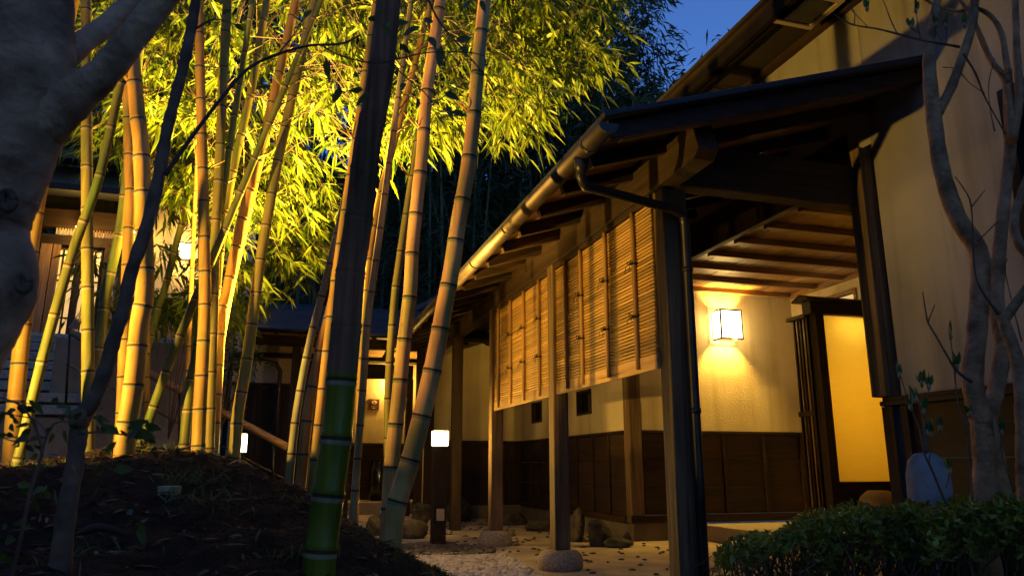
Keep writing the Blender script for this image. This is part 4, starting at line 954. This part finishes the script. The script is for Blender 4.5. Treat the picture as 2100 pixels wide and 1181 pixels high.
# low leafy shrub at bottom left
sh = thing('leafy_shrub', at(60, 1181, 1.6), 'sparse dark twiggy shrub with oval leaves at the lower left corner', 'shrub')
mb = MB()
limb(mb, [(20,1200),(45,1090),(62,1010),(80,950),(86,920),(70,870),(40,830),(-10,812)], 1.55, [9,8,8,7,6,5,4,3], 7, 50); limb(mb, [(84,930),(95,890),(70,860),(20,850)], 1.55, [5,4,3,2], 6, 24)
limb(mb, [(84,925),(110,870),(150,862),(200,852)], 1.6, [5,4,3,2], 6, 24); limb(mb, [(95,895),(40,905),(-5,895)], 1.55, [4,3,2], 6, 20); limb(mb, [(-10,822),(40,825),(90,832)], 1.5, [4,3,2], 6, 16); limb(mb, [(160,890),(205,885),(260,890),(300,870)], 1.75, [5,4,3,2], 6, 20)
mb.build('stems', 'bark_dark', sh)
lv = [(30,850,-30,-10,34),(45,848,25,-20,34),(10,855,-30,14,36),(20,870,20,20,34),(60,890,-30,16,36),(110,830,12,-28,34),(115,835,34,-6,36),(120,850,22,18,30),(150,860,22,-26,32),(190,855,30,4,34),(130,880,10,28,30),(75,960,-22,-18,32),(70,965,28,-24,34),(60,1000,-25,10,30),(90,1010,35,8,40),(70,1020,10,26,30),(10,1110,30,-15,44),(0,1130,25,20,40),(15,1080,-20,-20,30),
      (245,890,-28,-20,44),(262,880,30,-18,50),(275,885,42,4,56),(240,905,-22,18,34),(290,890,36,16,40),(230,965,34,-8,52),(215,960,-24,12,34),(150,955,10,20,30),(270,1055,-12,-30,30),(280,1070,30,12,36),(285,1075,14,38,46),(275,1065,-28,14,28),(225,1045,6,-20,20),(258,1045,10,-18,20)]
for cx_, cy_ in ((70,872),(38,830),(18,850),(100,888),(150,862),(200,852),(40,905),(10,897),(60,828),(205,885),(262,888),(62,1010),(84,925),(50,1075),(300,872)):
    for q in range(3): lv.append((cx_+random.uniform(-14, 14), cy_+random.uniform(-10, 10), random.uniform(-34, 34), random.uniform(-26, 22), random.uniform(24, 40)))
broad(lv, 1.6, 'leaf_broad', sh)

# budding magnolia at right
mg = thing('magnolia_tree', at(2030, 1181, 2.6), 'bare multi-stemmed magnolia with green opening buds at the right edge', 'tree')
mb = MB()
limb(mb, [(2040,1330),(2031,1181),(2015,1089),(2020,961),(2012,865),(1995,783),(2003,682),(2010,590),(2006,515),(1964,447),(1933,356),(1918,264),(1908,178),(1905,118)], 2.6, [50,46,44,43,42,40,38,38,38,36,34,32,30,27], 18, 90, 0, .05); mb.build('trunk', 'bark_pale', mg)
mb = MB()
limb(mb, [(1904,130),(1908,76),(1916,35),(1924,-20),(1930,-80)], 2.6, [26,20,19,18,16], 12, 24)
limb(mb, [(1922,235),(1949,183),(1974,117),(1994,51),(1999,0),(2004,-60)], 2.6, [22,21,20,19,18,17], 12, 30)
mb.build('limb', 'bark_pale', mg)
mb = MB()
limb(mb, [(2110,1290),(2085,1150),(2058,1012),(2036,900),(2030,860),(2045,785),(2056,712),(2044,631),(2046,559),(2060,406),(2072,300),(2066,160),(2072,150)], 2.7, [34,34,32,30,30,32,30,30,28,24,24,20,14], 14, 80)
limb(mb, [(2075,290),(2090,200),(2085,100),(2080,-60)], 2.65, [22,18,15,13], 12, 30); mb.build('limb', 'bark_pale', mg)
mb = MB()
limb(mb, [(2130,1320),(2110,1100),(2100,960),(2098,850),(2088,748),(2062,670),(2051,645)], 2.45, [34,32,30,30,26,24,18], 14, 60); limb(mb, [(2056,660),(2085,620),(2130,560)], 2.45, [22,20,20], 12, 24)
limb(mb, [(2130,540),(2090,500),(2080,450),(2095,400),(2120,330)], 2.45, [20,19,18,18,16], 12, 30); mb.build('limb', 'bark_pale', mg)
mb = MB()
limb(mb, [(2076,280),(2062,170),(2030,120),(1998,45)], 2.65, [16,14,12,10], 10, 30); limb(mb, [(2068,150),(2050,60),(2010,20),(1960,24),(1915,10),(1885,-10)], 2.62, [14,12,10,8,7,5], 9, 40)
limb(mb, [(2068,170),(2058,155),(2035,130),(2010,70),(1990,30),(1960,-10)], 2.6, [12,11,10,9,8,7], 9, 36); mb.build('limb', 'bark_pale', mg)
mb = MB()
T_ = [([(1968,97),(1930,90),(1890,83),(1840,70),(1800,60),(1745,50),(1707,28)], [7,6,5,5,4,4,2]), ([(1840,70),(1826,40),(1815,10),(1805,-10)], [3,3,2,2]), ([(1752,50),(1752,25),(1735,5)], [3,2,2]), ([(1782,58),(1740,15)], [2,2]),
      ([(1888,82),(1882,50),(1878,20)], [3,2,2]), ([(1885,68),(1868,60)], [2,2]), ([(1940,88),(1942,60),(1940,45)], [2,2,2]), ([(1930,86),(1918,60),(1920,45)], [2,2,2]),
      ([(1975,110),(2000,150),(2020,200),(2062,275)], [6,5,4,3]), ([(1970,150),(1990,172),(2020,192)], [3,2,2]), ([(1955,140),(1932,138)], [2,2]), ([(2040,270),(2030,220),(2028,170),(2040,120)], [3,2,2,2]),
      ([(1993,783),(1962,760),(1940,725),(1920,690),(1903,660),(1897,630),(1892,598)], [8,6,5,4,4,3,2]), ([(1903,660),(1917,625)], [3,2]), ([(2052,650),(2010,590),(1997,540),(1992,425),(1975,385),(1958,362)], [7,5,4,3,3,2]), ([(1992,425),(2020,390)], [3,2]), ([(2005,495),(2045,455)], [3,2]),
      ([(2010,1180),(2005,1120),(1950,1050),(1910,960),(1896,930),(1885,880),(1870,840),(1845,768)], [7,6,5,5,4,4,3,2]), ([(1896,930),(1894,870),(1882,820)], [4,3,2]), ([(1900,930),(1898,850),(1905,800)], [4,3,2]), ([(1905,950),(1912,900),(1930,880)], [3,2,2]), ([(2000,1120),(1985,900),(1965,830),(1958,770),(1949,690)], [5,4,3,3,2]), ([(1958,775),(1962,755)], [2,2]), ([(1975,890),(1988,850)], [2,2]),
      ([(1940,1000),(1948,970)], [2,2]), ([(2080,1010),(2055,930),(2052,890)], [3,2,2]), ([(2095,700),(2062,560),(2066,530)], [3,2,2])]
for pts, w in T_: limb(mb, pts, 2.55, w, 6, max(10, len(pts)*5), 0, .12)
mb.build('twigs', 'twig', mg)
buds = [(1845,763),(1867,828),(1880,813),(1904,786),(1895,837),(1910,884),(1928,872),(1949,683),(1962,745),(1949,958),(1989,843),(2055,881),(1778,12),(1869,50),(1919,44),(1939,47),(1977,46),(1878,16),(1890,780),(1900,880)]
for x, y in buds:
    mb = MB(); p = at(x, y+6, 2.55); PP, DD, LL, WW = [], [], [], []
    for q in range(4):
        PP.append(p); DD.append(np.array([random.gauss(0, .22), random.gauss(0, .22), 1])); LL.append(random.uniform(.036, .058)); WW.append(random.uniform(.013, .02))
    mb.leaves(PP, DD, LL, WW, 0, -.05); mb.tube([p-[0, 0, .014], p-[0, 0, .004], p+[0, 0, .012]], [.003, .0075, .004], 7, 1); mb.build('bud', ['leaf_bud', 'bud_scale'], mg)

# ------------------------------------------------------------------ clipped hedge
hd = thing('azalea_hedge', at(1830, 1181, 3.0), 'dark clipped azalea hedge in front of the entrance', 'hedge')
mb = MB(); st = MB(); PP, DD, LL, WW = [], [], [], []
top = [(1462,1126),(1500,1098),(1560,1088),(1620,1066),(1700,1044),(1800,1033),(1900,1024),(2000,1016),(2120,1008),(2240,1002)]
for i in range(3600):
    x = random.uniform(1470, 2260); yt = np.interp(x, [q[0] for q in top], [q[1] for q in top])+6*math.sin(x*.06)+5*math.sin(x*.021)
    d = random.uniform(2.55, 3.35)-(.25 if x > 1900 else 0); back = (d-2.55)/.8
    y = yt+(abs(random.gauss(0, 34)) if random.random() < .62 else random.uniform(0, 110))+ (1-back)*16
    if x < 1640 and y > yt+45 and random.random() < .75: continue
    p = at(x, y, d); nl = random.randint(5, 7)
    if p[2] < .05: continue
    ax_ = rng.normal(size=3)*.5+np.array([0, 0, .8]); ax_ /= np.linalg.norm(ax_)
    for q in range(nl):
        e = rng.normal(size=3); e -= ax_*(e @ ax_); e /= np.linalg.norm(e); PP.append(p); DD.append(e+ax_*random.uniform(.2, .9)); LL.append(random.uniform(.018, .034)); WW.append(random.uniform(.008, .013))
    if i % 5 == 0:
        rt_ = at(1560+((x-1470)*.75), 1400, 2.95); rt_[2] = 0; rt_ += rng.normal(size=3)*[.12, .12, 0]
        st.tube(spline([rt_, (rt_*.7+p*.3)+rng.normal(size=3)*.07, (rt_*.35+p*.65)+rng.normal(size=3)*.07, p], 10), np.linspace(.006, .0014, 10), 5, cap=False)
mb.leaves(PP, DD, LL, WW, 0, .1); mb.build('foliage', 'leaf_hedge', hd, kind='stuff'); st.build('stems', 'twig', hd)

# ------------------------------------------------------------------ rocks, gravel, litter, grass
def rock(px, py, d, r, seed, lab, mat='rock', z=0):
    c = at(px, py, d); c[2] = z; r = tuple(q*.87 for q in r)
    single(MB().crag((c[0], c[1], z+r[2]*.5), r, seed), 'garden_rock', mat, lab, 'rock')
rock(1183, 1080, 8.6, (.11, .16, .28), 1, 'tall pointed rock just right of the middle walkway post')
rock(1228, 1090, 8.1, (.17, .14, .22), 2, 'angular pale-veined rock left of the building corner')
rock(1268, 1100, 8.0, (.19, .12, .08), 3, 'low flat brown rock touching the building corner')
rock(1110, 1075, 10.0, (.26, .2, .14), 4, 'low dark rock at the side wall between two posts')
rock(1055, 1062, 11.0, (.22, .2, .16), 5, 'dark rock at the wall foot right of the far post')
rock(942, 1050, 11.7, (.22, .18, .28), 6, 'dim upright rock behind the bollard lamp')
rock(893, 1075, 9.6, (.16, .15, .15), 7, 'rounded warm-lit stone left of the bollard lamp', 'granite')
rock(845, 1080, 9.0, (.24, .2, .16), 8, 'broad dark stone right of the leaning bamboo foot')
rock(772, 1062, 9.3, (.14, .12, .20), 9, 'dark upright stone left of the small spotlight')
rock(738, 1075, 8.2, (.20, .16, .10), 10, 'low dark stone beside the slim grey green bamboo')
rock(868, 1060, 10.6, (.2, .18, .28), 12, 'dim mossy rock against the back wall')
def scatter(name, mat, n, fn, size, lab, cat, zf=lambda x, y: 0.0):
    mb = MB(); base = MB().blob((0,0,0), (1,1,.75), 0, .25, 5, 6, 4); bv = np.array(base.v)
    for i in range(n):
        x, y = fn(); s_ = random.uniform(*size); a = random.uniform(0, 6.28); sc = np.array([s_*random.uniform(.8, 1.4), s_, s_*random.uniform(.6, .9)])
        v = bv*sc; v = np.stack([v[:, 0]*math.cos(a)-v[:, 1]*math.sin(a), v[:, 0]*math.sin(a)+v[:, 1]*math.cos(a), v[:, 2]], 1)
        mb.add(v+[x, y, zf(x, y)+s_*.35], base.f, 0, True)
    o = mb.build(name, mat, kind='stuff'); return tag(o, lab, cat)
def white_pt():
    while True:
        x, y = random.uniform(.7, 2.15), random.uniform(4.2, 7.35)
        if x < 2.0-.05*(7-y)+.18*math.sin(y*2.1)*.3 and y < 7.15+.1*math.sin(x*9) and mound(x, y) < .03: return x, y
scatter('white_gravel', 'gravel_white', 3600, white_pt, (.011, .026), 'patch of pale angular gravel beside the mound', 'gravel')
def dark_pt():
    while True:
        x, y = random.uniform(.8, 2.1), random.uniform(7.05, 8.2)
        if x < 2.05-.35*abs(y-7.4) and mound(x, y) < .05: return x, y
scatter('dark_pebbles', 'pebble_dark', 700, dark_pt, (.018, .034), 'dark rounded pebbles around the foot of the bollard lamp', 'pebbles')
mb = MB(); PP, DD, LL, WW = [], [], [], []
for i in range(9000):
    x, y = random.uniform(-2.6, 1.1), random.uniform(1.4, 6.2); z = mound(x, y)+rough(x, y)
    if z < -.03: continue
    PP.append((x, y, z+.004)); DD.append((rng.normal(), rng.normal(), rng.normal()*.35)); LL.append(random.uniform(.01, .035)); WW.append(random.uniform(.003, .010))
mb.slips(PP, DD, LL, WW); PP, DD, LL, WW = [], [], [], []
for i in range(2600):
    x, y = random.uniform(-2.4, .9), random.uniform(1.5, 5.8); z = mound(x, y)+rough(x, y)
    if z < -.03: continue
    PP.append((x, y, z+.006)); DD.append((rng.normal(), rng.normal(), rng.normal()*.22)); LL.append(random.uniform(.04, .10)); WW.append(random.uniform(.008, .016))
mb.leaves(PP, DD, LL, WW, 1, .08, up=(0, 0, 1)); o = mb.build('leaf_litter', ['litter', 'dry_leaf'], kind='stuff'); tag(o, 'dark crumbs of leaf litter strewn over the mound', 'leaf litter')
mb = MB(); PP, DD, LL, WW = [], [], [], []
for i in range(7000):
    t_ = random.random(); x = random.gauss(.70, .17); y = 2.6+t_*3.2; z = mound(x, y)
    if z < -.02 or x < .3+.05*math.sin(y*5): continue
    for q in range(2): PP.append((x+random.gauss(0, .01), y+random.gauss(0, .01), z+rough(x, y)-.004)); DD.append((rng.normal()*.6, rng.normal()*.6, 1)); LL.append(random.uniform(.008, .024)); WW.append(random.uniform(.003, .008))
mb.slips(PP, DD, LL, WW); o = mb.build('moss', 'leaf_moss', kind='stuff'); tag(o, 'low moss and ground cover along the right edge of the mound', 'moss')
def tuft(px, py, d, n, h, spread, lab):
    c = at(px, py, d); c[2] = mound(c[0], c[1])+rough(c[0], c[1])-.01; PP, DD, LL, WW = [], [], [], []
    for i in range(n):
        PP.append(c+np.array([random.gauss(0, spread*.15), random.gauss(0, spread*.15), 0])); DD.append((random.gauss(0, spread), random.gauss(0, spread), 1)); LL.append(h*random.uniform(.5, 1.1)); WW.append(random.uniform(.003, .006))
    t = thing('grass_tuft', c, lab, 'grass', 'grass tufts on the mound'); MB().leaves(PP, DD, LL, WW, 0, .35).build('blades', 'leaf_grass', t, kind='stuff')
tuft(372, 990, 3.4, 90, .16, .55, 'largest spiky grass tuft right beside the cut stump')
tuft(405, 1030, 3.1, 45, .12, .6, 'thin grass tuft below and right of the stump')
tuft(475, 1035, 3.2, 35, .10, .7, 'sparse grass tuft at mid mound right of the stump')
tuft(285, 930, 4.2, 40, .13, .6, 'grass tuft at the foot of the thickest golden bamboo')
tuft(105, 960, 3.8, 60, .14, .6, 'grass tuft on the left slope below the vertical olive bamboo')
tuft(455, 985, 3.6, 18, .07, .6, 'tiny seedling tuft on the mound below the floodlight')
for px, py, d, n_, h_, lab in ((60,1010,2.9,50,.12,'small grass tuft near the lower left shrub stems'),(200,985,3.5,36,.10,'small grass tuft between the slender tree and the stump'),(560,1010,3.6,26,.08,'sparse grass tuft on the right shoulder of the mound'),(330,930,4.4,40,.09,'grass tuft between the thickest golden bamboo and the crest culm'),(600,1090,3.0,34,.09,'dim grass tuft left of the glossy green culm'),(190,1120,2.4,30,.08,'dim grass tuft right of the slender tree foot'),(560,1165,2.6,40,.10,'grass tuft at the bottom edge left of the glossy green culm'),(30,955,4.2,60,.16,'tall grass tuft at the foot of the half hidden golden bamboo')):
    tuft(px, py, d, n_, h_, .65, lab)
c = at(348, 1000, 3.2); c[2] = mound(c[0], c[1])
st_ = thing('cut_stump', c, 'pale cut bamboo stump poking out of the mound', 'stump')
MB().tube([c-[0,0,.06], c+[0,0,.0], c+[0,0,.045]], [.042,.043,.046], 18).build('stub', 'culm_grey', st_)
MB().tube([c+[0,0,.0455], c+[0,0,.047]], .043, 18).build('cut_face', 'frame_pale', st_)
c = at(212, 1072, 2.6); c[2] = mound(c[0], c[1])+.02
single(MB().tube(spline([c+RT*-.09, c+RT*-.02+[0,0,.025], c+RT*.05+[0,0,.012], c+RT*.09-[0,0,.005]], 10), [.004,.011,.014,.013,.012,.012,.010,.008,.006,.003], 8), 'fallen_sheath', 'litter', 'curled dry bamboo sheath lying on the dark soil', 'bamboo sheath')
